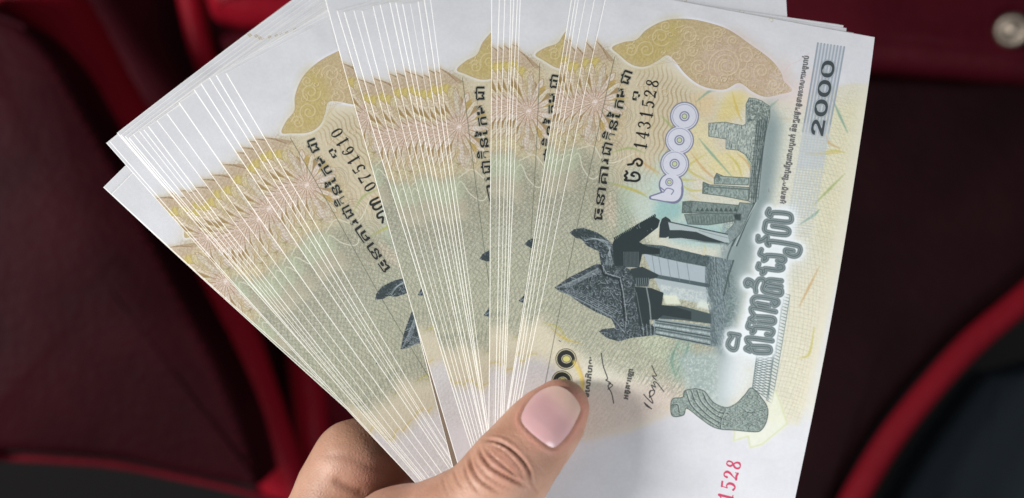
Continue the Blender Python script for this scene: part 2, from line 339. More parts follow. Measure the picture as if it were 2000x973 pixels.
def _lace():
    r = random.Random(5)
    for i in range(70):
        x = r.uniform(1200, 1540); y = r.uniform(40, 190); q = r.uniform(5, 11); a = r.uniform(0, 6.28)
        swirl(x, y, q, a, turns=.9, n=10, w=1.4, c=rgb(232, 218, 186), al=.5); swirl(x+1.5, y+1.5, q, a, turns=.9, n=10, w=.9, c=rgb(150, 124, 84), al=.5)
_b = box(canv(ARCH), 60); _k = cv[_b[2]:_b[3], _b[0]:_b[1]].copy(); _lace(); _m = polymask(canv(smoothp(ARCH, True)), _b)[..., None]; cv[_b[2]:_b[3], _b[0]:_b[1]] = _k*(1-_m)+cv[_b[2]:_b[3], _b[0]:_b[1]]*_m
for cx, cy, r, a0 in [(1418, 128, 36, 2.5), (1418, 128, 24, 2.5), (1290, 72, 20, 0.6), (1345, 70, 18, 3.6), (1385, 84, 17, 1.0), (1322, 112, 17, 5), (1365, 132, 17, 2), (1455, 110, 17, 4), (1455, 146, 14, 1), (1486, 140, 15, 2.5), (1262, 98, 18, 3), (1300, 52, 11, 1), (1400, 66, 12, 4), (1510, 165, 12, 0), (1232, 100, 13, 4), (1350, 100, 12, 0), (1395, 158, 10, 2), (1430, 80, 10, 2)]:
    swirl(cx, cy, r, a0, w=2.6, c=rgb(224, 208, 172), al=0.5); swirl(cx+2, cy+2, r, a0, w=1.3, c=rgb(176, 154, 118), al=0.35)
line([(1546, 178), (1530, 150), (1540, 130), (1560, 120), (1580, 105)], 1.5, rgb(226, 196, 196), 0.7); line([(1552, 178), (1560, 160), (1590, 150)], 1.5, rgb(226, 200, 196), 0.7)
poly([(1530, 200), (1590, 130), (1610, 170), (1560, 230)], rgb(228, 212, 206), 0.6, 8)
swirl(1084, 38, 13, 0, turns=.95, w=1.6, c=rgb(190, 192, 206), al=0.7)
# ---- engraved causeway and mist
SL = rgb(116, 134, 134); SD = rgb(70, 84, 84); SK = rgb(38, 50, 52); SLt = rgb(168, 180, 180)
poly([(1500, 190), (1530, 240), (1520, 330), (1490, 460), (1440, 640), (1430, 760), (1420, 800), (1390, 790), (1350, 780), (1330, 690), (1400, 690), (1390, 520), (1470, 400)], rgb(150, 166, 166), 0.85, 9)
poly([(1495, 210), (1515, 250), (1500, 400), (1440, 540), (1420, 690), (1400, 690), (1390, 560), (1440, 460), (1480, 380)], rgb(122, 138, 140), 0.6, 9)
poly([(1400, 520), (1428, 520), (1440, 600), (1420, 690), (1402, 690)], rgb(92, 110, 112), 0.85, 7, pat=grain(4, .6, 7))
poly([(1440, 640), (1500, 520), (1480, 690), (1460, 760), (1420, 795), (1400, 790), (1410, 720)], rgb(226, 232, 238), 0.7, 14)
poly([(1470, 700), (1520, 400), (1560, 400), (1530, 560), (1510, 700), (1480, 760)], rgb(222, 230, 236), 0.8, 8)
poly([(1330, 695), (1400, 690), (1408, 790), (1350, 785), (1335, 750)], rgb(196, 206, 200), 0.9, 5, pat=grain(5, .4, 9))
poly([(1330, 695), (1400, 690), (1400, 790), (1350, 780)], rgb(150, 166, 160), 0.6, 3, pat=grain(6, .0, 9, k=4))
# ---- ruined gate and pillars beyond
def z2(*p): return [(1260+x*.3083, 180+y*.3083) for x, y in p]
RU = z2((405, 200), (440, 197), (510, 193), (620, 215), (640, 205), (640, 80), (660, 40), (700, 45), (740, 60), (790, 95), (790, 160), (765, 260), (750, 350), (720, 520), (700, 640), (685, 705), (655, 690), (665, 560), (675, 450), (640, 400), (590, 370), (515, 362), (515, 300), (405, 282))
poly(RU, rgb(188, 197, 188), 1); poly(z2((700, 205), (770, 160), (765, 260), (750, 350), (720, 520), (700, 640), (685, 705), (670, 690), (680, 480), (700, 350)), rgb(120, 134, 130), .9, 2); poly(RU, SD, 0.38, 0, pat=grain(11, .0, 7, 2.0, k=3.0)); poly(z2((640, 80), (660, 40), (790, 95), (790, 160), (770, 200), (650, 200)), rgb(60, 74, 72), 0.6, 1, pat=grain(12, .3, 8))
line(RU, 1.2, rgb(80, 92, 88), 0.8, sm=False, closed=True)
for dx in (10, 24, 38, 52, 66): line(z2((700+dx, 200), (672+dx, 480), (650+dx, 680)), 1.4, rgb(62, 76, 76), 0.7, sm=False)
for k in range(20): line(z2((690-k*1.6, 210+k*24), (760-k*2.2, 214+k*24)), 1.1, rgb(66, 80, 80), 0.55, sm=False)
line(z2((775, 160), (745, 380), (715, 560), (700, 700), (640, 830), (580, 973)), 3.0, rgb(74, 88, 90), 0.9, sm=False)
line(z2((690, 705), (620, 830), (550, 973)), 3.5, rgb(66, 80, 82), 0.9, sm=False); line(z2((705, 700), (635, 830), (570, 973)), 1.5, rgb(190, 200, 200), 0.9, sm=False)
line([(1429, 480), (1420, 510), (1424, 560)], 3, rgb(80, 94, 96), 0.8)
for P, c in [(z2((455, 515), (500, 535), (660, 545), (655, 590), (440, 582), (440, 545)), rgb(164, 178, 172)), (z2((370, 570), (410, 588), (660, 605), (655, 690), (500, 660), (365, 642)), rgb(160, 174, 168)),
             (z2((240, 695), (290, 690), (640, 722), (650, 760), (600, 780), (400, 765), (235, 765)), rgb(134, 148, 144)), (z2((250, 775), (400, 768), (590, 770), (600, 812), (400, 842), (270, 836)), rgb(128, 142, 138)),
             (z2((600, 700), (690, 710), (600, 900), (520, 973), (500, 900), (560, 840)), rgb(138, 152, 150))]:
    poly(P, c, 1); poly(P, SD, 0.42, 0, pat=grain(21, .0, 5, 3, k=3)); line(P, 1.4, rgb(84, 98, 94), 0.9, sm=False, closed=True)
for P in [z2((440, 545), (455, 512), (490, 528), (470, 580)), z2((365, 642), (365, 568), (410, 585), (400, 645)), z2((235, 765), (240, 695), (300, 690), (300, 770))]:
    poly(P, rgb(74, 88, 84), 0.75, 0, pat=grain(22, .4, 6))
for k in range(9): poly(z2((320+k*30, 755), (334+k*30, 730), (346+k*30, 757)), rgb(64, 78, 74), 0.8)
for k in range(16): line(z2((300+k*18, 788), (304+k*18, 832)), 1.2, rgb(80, 94, 90), 0.8, sm=False)
line(z2((400, 600), (655, 618)), 2.5, rgb(90, 104, 100), 0.8, sm=False)
poly(z2((560, 775), (610, 770), (605, 815), (575, 810)), SK, 0.8, 1)
def clipdraw(P, fn):
    b = box(canv(P), 60); m = polymask(canv(P), b)[..., None]; x0, x1, y0, y1 = b
    keep = cv[y0:y1, x0:x1].copy(); fn(); cv[y0:y1, x0:x1] = keep*(1-m)+cv[y0:y1, x0:x1]*m
def carve(P, n, seed, L=7, dk=rgb(30, 40, 44), lt=rgb(178, 188, 194), ang=None, al=.8):
    r = random.Random(seed); xs = [p[0] for p in P]; ys = [p[1] for p in P]
    def fn():
        for i in range(n):
            x, y = r.uniform(min(xs), max(xs)), r.uniform(min(ys), max(ys)); a = r.uniform(0, 6.28) if ang is None else ang+r.uniform(-.12, .12)
            k = r.uniform(.4, 1.2)*L; c = r.uniform(-1.6, 1.6) if ang is None else 0
            pts = [(x, y), (x+k*.5*math.cos(a), y+k*.5*math.sin(a)), (x+k*.5*math.cos(a)+k*.5*math.cos(a+c), y+k*.5*math.sin(a)+k*.5*math.sin(a+c))]
            line(pts, 1.5, dk, al, sm=False); line([(u+1.1, v-1.1) for u, v in pts], 1.0, lt, al, sm=False)
    clipdraw(P, fn)
carve(RU, 330, 1, 9, SD, rgb(206, 214, 208), ang=1.72, al=.55)
# ---- the shrine
def z1(*p): return [(1070+x*.2878, 410+y*.2878) for x, y in p]
def zb(*p): return [(1000+x*.5887, 400+y*.5887) for x, y in p]
poly(zb((430, 150), (650, 195), (660, 290), (470, 240)), rgb(170, 182, 188), 1)
poly(zb((640, 165), (735, 185), (715, 240), (700, 470), (650, 470), (660, 380), (640, 300)), rgb(128, 144, 148), 1); poly(zb((640, 165), (735, 185), (715, 240), (700, 470), (650, 470), (660, 380), (640, 300)), SK, 0.32, 0, pat=grain(31, 0, 8, 1, k=3))
for dx in (0, 9, 18, 27): line(zb((648+dx, 175), (655+dx, 270)), 1.6, SD, 0.8, sm=False)
poly(zb((560, 75), (715, 100), (720, 125), (640, 120), (560, 90)), rgb(150, 164, 164), 1); poly(zb((540, 80), (600, 92), (720, 118), (718, 132), (640, 125), (560, 112)), SD, 0.85, 1)
poly(zb((700, 60), (760, 60), (700, 190), (690, 130)), rgb(140, 154, 156), 0.9, 1, pat=grain(33, .5, 6))
poly(zb((470, 240), (640, 265), (660, 320), (640, 330), (500, 300)), rgb(172, 184, 188), 0.95); poly(zb((480, 262), (640, 290), (650, 330), (500, 306)), rgb(206, 214, 210), 0.8, 1, pat=grain(34, .3, 9))
poly(zb((500, 300), (545, 300), (560, 330), (510, 330)), rgb(222, 226, 206), 0.9, 1)
poly(zb((620, 318), (665, 325), (665, 350), (610, 340)), rgb(216, 224, 214), 0.9, 2)
poly(zb((470, 375), (655, 402), (660, 470), (470, 430)), rgb(150, 164, 166), 1)
for k in range(7): line(zb((476, 384+k*7.5), (656, 410+k*9)), (2.2, 2.2), (SK, SD, rgb(196, 206, 206))[k % 3], 0.8, sm=False)
poly(zb((480, 385), (655, 402), (660, 470), (470, 430)), SD, 0.35, 0, pat=grain(36, 0, 5, 4, k=3))
poly(zb((500, 335), (560, 335), (660, 362), (662, 395), (560, 382), (490, 378)), rgb(66, 80, 82), 1)
line(zb((450, 232), (650, 268)), 7, rgb(72, 88, 92), 0.95, sm=False)
for x in (478, 500, 530, 560, 594): line(zb((x-14, 165+(x-478)*.24), (x-4, 232+(x-478)*.24)), 1.2, rgb(116, 130, 136), 0.8, sm=False)
poly(zb((430, 130), (500, 135), (655, 172), (652, 207), (560, 190), (430, 160)), rgb(62, 77, 80), 1); poly(zb((430, 130), (500, 135), (655, 172), (652, 207), (560, 190), (430, 160)), rgb(120, 134, 136), 0.5, 0, pat=grain(38, 0, 5, 3, k=2))
ROOF = z1((435, 240), (450, 205), (480, 190), (500, 165), (560, 140), (610, 95), (720, 42), (762, 70), (748, 118), (620, 218), (672, 246), (760, 262), (760, 300), (640, 300), (620, 390), (450, 385))
poly(ROOF, SK, 1)
for k in range(26): line(z1((455+k*11, 200-k*6.3), (452+k*11, 190-k*6.3)), 2.6, SK, 1, sm=False)
for k in range(12): line(z1((515+k*9, 285), (517+k*9, 385)), 1.1, rgb(120, 132, 136), 0.7, sm=False)
poly(z1((760, 100), (775, 60), (800, 45), (830, 65), (840, 85), (973, 112), (880, 95), (868, 165), (830, 175), (800, 190), (755, 188)), rgb(48, 60, 62), 1)
PED = z1((45, 525), (150, 455), (330, 365), (360, 370), (345, 280), (300, 262), (262, 240), (230, 200), (190, 190), (148, 155), (180, 130), (240, 122), (330, 150), (400, 195), (440, 235), (450, 380), (520, 380), (580, 420), (600, 560), (650, 700), (690, 770), (735, 800), (730, 850), (640, 860), (560, 870), (480, 892), (400, 870), (345, 825), (370, 808), (460, 800), (430, 740), (320, 690), (230, 640), (140, 575), (80, 555))
poly(zb((518, 56), (715, 98), (722, 126), (530, 113)), rgb(176, 188, 190), 1); poly(zb((520, 84), (560, 84), (612, 90), (655, 108), (712, 127), (640, 121), (560, 110), (520, 112)), rgb(52, 64, 66), 1)
line(zb((518, 56), (715, 98)), 2.2, rgb(70, 84, 86), 1, sm=False); line(zb((620, 85), (716, 110)), 1.2, rgb(120, 134, 136), .8, sm=False)
poly(PED, rgb(58, 70, 74), 1); poly(PED, rgb(150, 162, 168), 0.55, 0, pat=grain(41, .0, 4, 1, k=4.2)); poly(PED, rgb(34, 44, 46), 0.7, 0, pat=grain(42, .0, 9, 1, k=3.0))
for k in range(5): line(z1((240+k*14, 215-k*6), (300+k*22, 190+k*4), (400+k*7, 240), (432-k*8, 320), (436-k*10, 375)), 1.3, rgb(160, 172, 176), 0.75)
for (cx, cy, r) in [(300, 470, 40), (400, 560, 46), (330, 580, 40), (430, 640, 40), (230, 530, 30), (360, 660, 36), (520, 600, 40), (540, 500, 36), (480, 440, 30), (560, 700, 36), (500, 760, 34), (600, 800, 30), (560, 830, 26), (160, 520, 26)]:
    P = z1((cx, cy))[0]; swirl(P[0], P[1], r*.2878, cx*.1, w=1.2, c=rgb(158, 168, 172), al=0.45); swirl(P[0]+1.5, P[1]+1.5, r*.2878, cx*.1, w=1.0, c=rgb(30, 40, 44), al=0.6)
carve(PED, 420, 2, 9, al=.7)
for k in range(5):
    o_ = k*15
    line(z1((75+o_, 528), (200+o_, 468-o_*.1), (345+o_*.5, 400+o_*.3)), 1.1, rgb(160, 170, 176), 0.6, sm=False); line(z1((95+o_, 545-o_*.2), (240+o_, 620-o_*.4), (440+o_*.6, 725-o_*.6)), 1.1, rgb(160, 170, 176), 0.6, sm=False)
line(z1((355, 375), (380, 440), (480, 470), (500, 560), (520, 750)), 3, rgb(28, 36, 40), 0.9, sm=False); line(z1((370, 375), (395, 430), (490, 458), (512, 560), (535, 745)), 1.3, rgb(170, 180, 184), 0.8, sm=False)
line(z1((60, 530), (200, 470), (340, 395)), 2, rgb(150, 160, 166), 0.6, sm=False); line(z1((80, 548), (230, 620), (430, 725), (520, 830)), 2, rgb(150, 160, 166), 0.6, sm=False)
poly(z1((150, 160), (240, 130), (320, 170), (290, 200), (240, 190)), SK, 0.5, 3)
poly(z1((590, 520), (700, 530), (785, 562), (772, 645), (850, 652), (973, 690), (973, 745), (780, 715), (745, 745), (690, 745), (690, 780), (625, 790), (600, 640)), rgb(40, 52, 54), 1)
line(z1((668, 520), (690, 640), (700, 760)), 2.5, rgb(150, 160, 160), 0.8, sm=False); line(z1((600, 560), (640, 780)), 1.2, rgb(150, 160, 160), 0.6, sm=False)
poly(z1((560, 400), (640, 385), (752, 440), (740, 460), (690, 470), (680, 520), (600, 520), (575, 450)), rgb(48, 60, 62), 1)
for k in range(7): line(z1((598+k*14, 462), (604+k*14, 522)), 1.2, rgb(130, 142, 146), 0.8, sm=False)
for k in range(8): line(z1((630+k*13, 775), (636+k*13, 850)), 1.3, rgb(150, 162, 164) if k % 2 else SK, 0.8, sm=False)
W_ = zb((640, 165), (735, 185), (715, 240), (700, 470), (650, 470), (660, 380), (640, 300)); carve(W_, 200, 3, 8, SD, rgb(190, 202, 206), ang=1.4, al=.5)
for k in range(5): line(zb((644+k*4, 180), (662+k*3, 460)), 1.1, rgb(80, 94, 98), .6, sm=False)
line(zb((735, 185), (716, 240), (702, 300)), 3, SD, .8, sm=False)
# ---- naga, lattice and ladder strips
def z3(*p): return [(1290+x*.329, 560+y*.329) for x, y in p]
poly(z3((570, 400), (668, 400), (700, 300), (730, 60), (770, 60), (700, 480), (650, 690), (600, 660), (540, 600)), rgb(206, 214, 214), 0.6, 1)
a_, b_ = z3((572, 400), (545, 600)), z3((668, 400), (640, 640))
for k in range(15):
    f = k/14.0; p = (a_[0][0]*(1-f)+a_[1][0]*f, a_[0][1]*(1-f)+a_[1][1]*f); q = (b_[0][0]*(1-f)+b_[1][0]*f, b_[0][1]*(1-f)+b_[1][1]*f)
    line([p, (q[0], q[1]+9)], 1.1, rgb(92, 106, 106), 0.95, sm=False); line([(p[0], p[1]+9), q], 1.1, rgb(92, 106, 106), 0.95, sm=False)
line([a_[0], a_[1]], 2.2, rgb(120, 134, 134), .9, sm=False); line([b_[0], b_[1]], 2.2, rgb(120, 134, 134), .9, sm=False); line(z3((684, 400), (722, 60)), 1.5, rgb(130, 142, 142), .9, sm=False)
l0, l1 = z3((735, 40), (628, 670)), z3((768, 50), (660, 690))
for k in range(34):
    f = k/33.0; line([(l0[0][0]*(1-f)+l0[1][0]*f, l0[0][1]*(1-f)+l0[1][1]*f), (l1[0][0]*(1-f)+l1[1][0]*f, l1[0][1]*(1-f)+l1[1][1]*f)], 1.4, rgb(104, 118, 116), 0.95, sm=False)
line(l0, 1.4, rgb(130, 144, 142), .9, sm=False); line(l1, 1.4, rgb(130, 144, 142), .9, sm=False)
poly(z3((440, 850), (432, 920), (520, 890), (530, 960), (600, 945), (750, 820), (720, 700), (680, 600), (640, 690), (640, 800), (600, 850)), rgb(230, 232, 212), 0.8, 3)
line(z3((440, 850), (432, 915), (520, 885), (530, 955), (600, 935), (750, 810), (715, 700), (680, 610)), 2.4, rgb(206, 212, 160), 0.7, sm=False, feather=1)
NAGA = z3((60, 700), (75, 662), (130, 655), (142, 618), (180, 608), (215, 605), (260, 620), (285, 650), (320, 690), (390, 715), (450, 690), (500, 640), (540, 600), (600, 660), (635, 720), (630, 790), (600, 845), (560, 860), (440, 850), (360, 845), (300, 825), (230, 775), (155, 720), (135, 760), (70, 765))
poly(NAGA, rgb(146, 159, 152), 1, 0, sm=True); poly(NAGA, rgb(62, 76, 72), 0.55, 0, sm=True, pat=grain(51, 0, 6, 1, k=2.6)); poly(NAGA, rgb(180, 192, 186), 0.55, 0, sm=True, pat=grain(52, 0, 8, 1, k=3))
line(NAGA, 1.5, rgb(66, 80, 76), 0.9, closed=True)
for P in [((150, 620), (180, 700), (250, 770), (340, 830)), ((180, 615), (210, 690), (290, 770), (380, 820)), ((215, 615), (240, 680), (310, 750), (390, 790)), ((250, 630), (280, 690), (340, 740), (400, 750)), ((385, 725), (360, 790), (355, 840)), ((480, 720), (520, 745), (580, 735), (630, 720)), ((70, 700), (100, 700), (110, 745)), ((520, 840), (560, 800), (620, 760))]:
    line(z3(*P), 1.8, rgb(54, 66, 64), 0.8); line([(x+2, y-1.5) for x, y in z3(*P)], 1.2, rgb(196, 206, 200), 0.7)
def _scales():
    for i in range(11):
        for j in range(7):
            x = 1400+i*9.5+(j % 2)*4.7; y = 775+j*8.5; line([(x-4, y-3), (x+3, y), (x-4, y+4)], 1.3, rgb(64, 78, 74), .75); line([(x-5, y-3), (x+1.6, y), (x-5, y+4)], .9, rgb(196, 206, 200), .6)
clipdraw(NAGA, _scales)
carve(NAGA, 90, 4, 6, rgb(70, 84, 80), rgb(196, 206, 200), al=.5)
# ---- striped panel behind the numeral
for k in range(9):
    f = k/8.0; x0_, x1_ = 1596+51*f, 1545+48*f; y0_ = 86+8*f
    line([(x0_, y0_), (x0_+(x1_-x0_)*.55, y0_+(400-y0_)*.55)], 3.4, rgb(138, 148, 160), 0.9, sm=False)
    line([(x0_+(x1_-x0_)*.5, y0_+(400-y0_)*.5), (x1_-4, 425)], 3.0, rgb(190, 198, 200), 0.6, sm=False)
for k in range(40): line([(1571-k*1.1, 262+k*5), (1625-k*1.1, 268+k*5)], 1.2, rgb(176, 184, 184), 0.6, sm=False)
poly([(1596, 86), (1647, 94), (1606, 330), (1557, 330)], rgb(186, 194, 204), 0.45, 1)

# ---- lettering
fdir = os.path.join(bpy.utils.system_resource('DATAFILES'), 'fonts')
def load(f):
    try: return bpy.data.fonts.load(os.path.join(fdir, f))
    except Exception: return None
INTER = load('Inter.woff2')
def tris(body, font=None, offset=0.0):
    c = bpy.data.curves.new('lettering', 'FONT'); c.body = body; c.size = 1; c.offset = offset; c.resolution_u = 4
    if font: c.font = font
    o = bpy.data.objects.new('lettering', c); C.objects.link(o)
    dg = bpy.context.evaluated_depsgraph_get(); me = o.evaluated_get(dg).to_mesh(); me.calc_loop_triangles()
    v = np.array([p.co[:2] for p in me.vertices]).reshape(-1, 2); t = np.array([t.vertices[:] for t in me.loop_triangles]).reshape(-1, 3)
    o.evaluated_get(dg).to_mesh_clear(); bpy.data.objects.remove(o); bpy.data.curves.remove(c)
    return v, t
def textmask(body, A, B, hgt, font=None, offset=0.0, lift=0.0, pad=8, cap=0.73):
    """text from A to B (photo px), letters standing to the left of that direction, hgt = letter height in px"""
    v, t = tris(body, font, offset); A = np.array(A, float); B = np.array(B, float); u = B-A; L = np.linalg.norm(u); u /= L; w = np.array([u[1], -u[0]])
    x0, x1 = v[:, 0].min(), v[:, 0].max()
    P = A+((v[:, :1]-x0)/(x1-x0)*L)*u+((v[:, 1:]/cap)*hgt+lift)*w
    q = canv(P); b = box(q, pad)
    m = np.zeros((b[3]-b[2], b[1]-b[0]), bool)
    for tr in t:
        a, c, d = q[tr]; X0 = int(min(a[0], c[0], d[0])); X1 = int(max(a[0], c[0], d[0]))+1; Y0_ = int(min(a[1], c[1], d[1])); Y1 = int(max(a[1], c[1], d[1]))+1
        X0 = max(X0, b[0]); Y0_ = max(Y0_, b[2]); X1 = min(X1, b[1]); Y1 = min(Y1, b[3])
        if X1 <= X0 or Y1 <= Y0_: continue
        xx = np.arange(X0, X1)[None, :]+.5; yy = np.arange(Y0_, Y1)[:, None]+.5
        e0 = (c[0]-a[0])*(yy-a[1])-(c[1]-a[1])*(xx-a[0]); e1 = (d[0]-c[0])*(yy-c[1])-(d[1]-c[1])*(xx-c[0]); e2 = (a[0]-d[0])*(yy-d[1])-(a[1]-d[1])*(xx-d[0])
        m[Y0_-b[2]:Y1-b[2], X0-b[0]:X1-b[0]] |= ((e0 >= 0) & (e1 >= 0) & (e2 >= 0)) | ((e0 <= 0) & (e1 <= 0) & (e2 <= 0))
    return b, m.astype(np.float32)
def grow(m, r): return np.clip(blur(m, max(1, r/1.4))*6.0, 0, 1)
INK = rgb(26, 28, 26)
# name of the bank: black letters in a fine outline
for body, A, B in [("ធនាគារ", (1176, 432), (1192, 312)), ("ជាតិ", (1192, 306), (1203, 262)), ("នៃ", (1205, 256), (1213, 224)), ("កម", (1217, 214), (1224, 176)), ("ជា", (1227, 168), (1236, 142))]:
    b, m = textmask(body, A, B, 20, offset=0.014, pad=24); put(b, grow(m, 4.5), rgb(120, 118, 100), 0.75); put(b, grow(m, 2.6), rgb(210, 206, 184), 1); put(b, m, INK, 1)
b, m = textmask("ពុ", (1245, 198), (1248, 180), 12, offset=0.012, pad=16); put(b, grow(m, 3), rgb(190, 186, 160), .8); put(b, m, INK, 1)
# 2000 in Khmer numerals: ringed zeros and a two
ring = [(1337.7, 228), (1328, 274.5), (1318.5, 320.6)]
TWO = [(1268, 388), (1284, 372), (1300, 368), (1310, 372), (1296, 346), (1312, 338), (1326, 346), (1332, 362), (1330, 384), (1312, 392), (1290, 388)]
def circ(c, r, n=28): return [(c[0]+r*math.cos(a), c[1]+r*math.sin(a)) for a in np.linspace(0, 6.2832, n, endpoint=False)]
for c_ in ring: poly(circ(c_, 28.5), rgb(132, 134, 150), 1)
line([(1272, 386), (1300, 384), (1318, 384), (1320, 368), (1310, 356)], (8, 22, 26, 30, 34), rgb(120, 122, 150), 1); poly(circ((1311, 362), 24), rgb(120, 122, 150), 1)
for c_ in ring: poly(circ(c_, 26), rgb(210, 212, 222), 1); line(circ(c_, 23), 1.2, rgb(140, 142, 170), .9, closed=True)
line([(1274, 386), (1300, 384), (1317, 382), (1318, 368), (1310, 357)], (4, 17, 21, 25, 30), rgb(210, 212, 222), 1); poly(circ((1311, 361), 21), rgb(210, 212, 222), 1)
for c_ in ring+[(1308, 356)]:
    k = .8 if c_ == (1308, 356) else 1
    poly(circ(c_, 10*k), rgb(130, 132, 156), 1); poly(circ(c_, 7.5*k), rgb(214, 214, 226), 1); poly(circ(c_, 5.6*k), rgb(120, 130, 130), 1); poly(circ(c_, 4*k), rgb(196, 204, 160), 1)
line([(1296, 376), (1304, 368), (1316, 372), (1312, 380)], 2, rgb(130, 132, 160), 1); line([(1290, 366), (1298, 372)], 2.2, rgb(120, 122, 150), 1)
# warning line
for body, A, B in [("អ្នកក្លែងប្រែក្រដាសប្រាក់", (1533, 399), (1555, 265)), ("នឹងត្រូវផ្តន្ទាទោសតាមច្បាប់", (1556, 259), (1580, 112))]:
    b, m = textmask(body, A, B, 10.5, offset=0.012, lift=1.5); put(b, grow(m, 1), rgb(88, 88, 90), 0.85)
# the western numeral
b, m = textmask("2000", (1606, 267), (1629, 123), 33, INTER, offset=0.012, lift=0, pad=34)
put(b, grow(m, 9), rgb(120, 130, 138), 0.8); put(b, grow(m, 6.5), rgb(206, 212, 216), 1); put(b, grow(m, 4), rgb(150, 158, 164), 1); put(b, grow(m, 2.5), rgb(214, 218, 220), 1); put(b, grow(m, 1), rgb(66, 74, 78), 1)
for f in (.38, .625, .87):
    c_ = (1606+(1628-1606)*f-16, 266+(124-266)*f-2); poly(circ(c_, 5), rgb(170, 178, 182), .8)
# value in words: grey letters, dark rim, pale glow
def z7(*p): return [(1400+x*.339, 390+y*.339) for x, y in p]
WORDS = [z7((190, 872), (166, 858), (192, 838), (174, 815), (186, 797), (318, 813)), z7((200, 844), (290, 848), (308, 862), (296, 880), (222, 878), (206, 856)),
  z7((184, 708), (178, 735), (204, 746), (202, 766), (216, 756), (218, 736), (300, 742), (324, 756), (312, 780), (286, 776)),
  z7((214, 706), (190, 690), (214, 670), (198, 642), (212, 622), (338, 646)), z7((228, 674), (312, 680), (332, 694), (318, 712), (240, 704)),
  z7((228, 618), (206, 596), (206, 574), (236, 560), (336, 576), (352, 594), (332, 610), (320, 594)), z7((232, 598), (300, 610)),
  z7((224, 530), (222, 500), (240, 462), (268, 460), (274, 482), (264, 516), (288, 534), (362, 548), (366, 516), (292, 506)), z7((372, 468), (300, 462), (286, 482), (370, 500)), z7((208, 497), (206, 476), (180, 462), (165, 476), (172, 496), (190, 490)),
  z7((242, 370), (236, 394), (262, 406), (260, 426), (276, 416), (276, 398), (352, 406), (380, 396), (372, 376), (350, 380)),
  z7((257, 288), (248, 314), (272, 328), (268, 350), (286, 340), (288, 322), (372, 328), (392, 345), (376, 362), (350, 352)),
  z7((238, 212), (238, 238), (266, 232), (290, 214), (288, 250), (300, 262), (306, 240), (450, 262), (480, 282), (470, 316), (440, 326), (400, 310), (398, 290), (440, 296)),
  z7((302, 56), (291, 80), (310, 96), (326, 76), (408, 82), (430, 102), (414, 130), (300, 122), (278, 148), (286, 186), (392, 202), (416, 186), (400, 166), (322, 152)),
  z7((128, 782), (74, 774), (86, 790), (70, 812), (64, 840), (86, 862), (110, 856), (122, 800))]
for w_, c_, al, fe in [(24, rgb(238, 243, 247), .55, 6), (17, rgb(234, 240, 244), .8, 3), (10.4, rgb(92, 106, 108), 1, 0), (9.2, rgb(206, 214, 216), 1, 0), (8.0, rgb(66, 80, 82), 1, 0), (6.2, rgb(136, 148, 150), 1, 0), (2.2, rgb(92, 106, 108), 1, 0)]:
    for P in WORDS: line(P, w_, c_, al, feather=fe)
# ringed zeros of the lower numeral
for c_ in [(1105, 701), (1097, 744), (1088, 788)]:
    poly(circ(c_, 20.5), rgb(34, 36, 32), 1); poly(circ(c_, 19.3), rgb(214, 206, 170), 1); poly(circ(c_, 17.6), rgb(34, 36, 32), 1); poly([(c_[0]+1+10*math.cos(a), c_[1]+8.5*math.sin(a)) for a in np.linspace(0, 6.2, 20)], rgb(216, 208, 180), 1)
    poly([(c_[0]+1+8.6*math.cos(a), c_[1]+7*math.sin(a)) for a in np.linspace(0, 6.2, 20)], rgb(34, 36, 32), 1); poly([(c_[0]+1+7.4*math.cos(a), c_[1]+6*math.sin(a)) for a in np.linspace(0, 6.2, 20)], rgb(204, 196, 120), 1)
line([(1120, 706), (1134, 734), (1138, 770)], 6, rgb(222, 196, 90), .7, feather=1.5)
# signers
for body, A, B in [("ទេសាភិបាល", (1150, 776), (1160, 698)), ("អគ្គបេឡា", (1226, 780), (1237, 722))]:
    b, m = textmask(body, A, B, 9.5, offset=0.012, lift=1); put(b, grow(m, 1), rgb(66, 66, 62), 0.9)
line([(1174, 690), (1178, 715), (1186, 738), (1183, 742), (1192, 748), (1187, 754), (1194, 768), (1198, 787)], 1.8, rgb(50, 50, 52), 0.95)
line([(1187, 760), (1196, 752), (1188, 748)], 1.6, rgb(50, 50, 52), 0.9)
for P in [[(1258, 786), (1262, 792), (1272, 798)], [(1258, 786), (1272, 798)], [(1257, 770), (1264, 778), (1275, 787), (1268, 768), (1270, 762)], [(1268, 776), (1276, 770), (1278, 762), (1270, 764), (1268, 774)], [(1278, 764), (1272, 752), (1280, 756), (1276, 746), (1283, 748), (1296, 764)], [(1281, 742), (1274, 734), (1282, 734), (1278, 726), (1273, 714)]]:
    line(P, 1.7, rgb(46, 46, 50), 0.95)
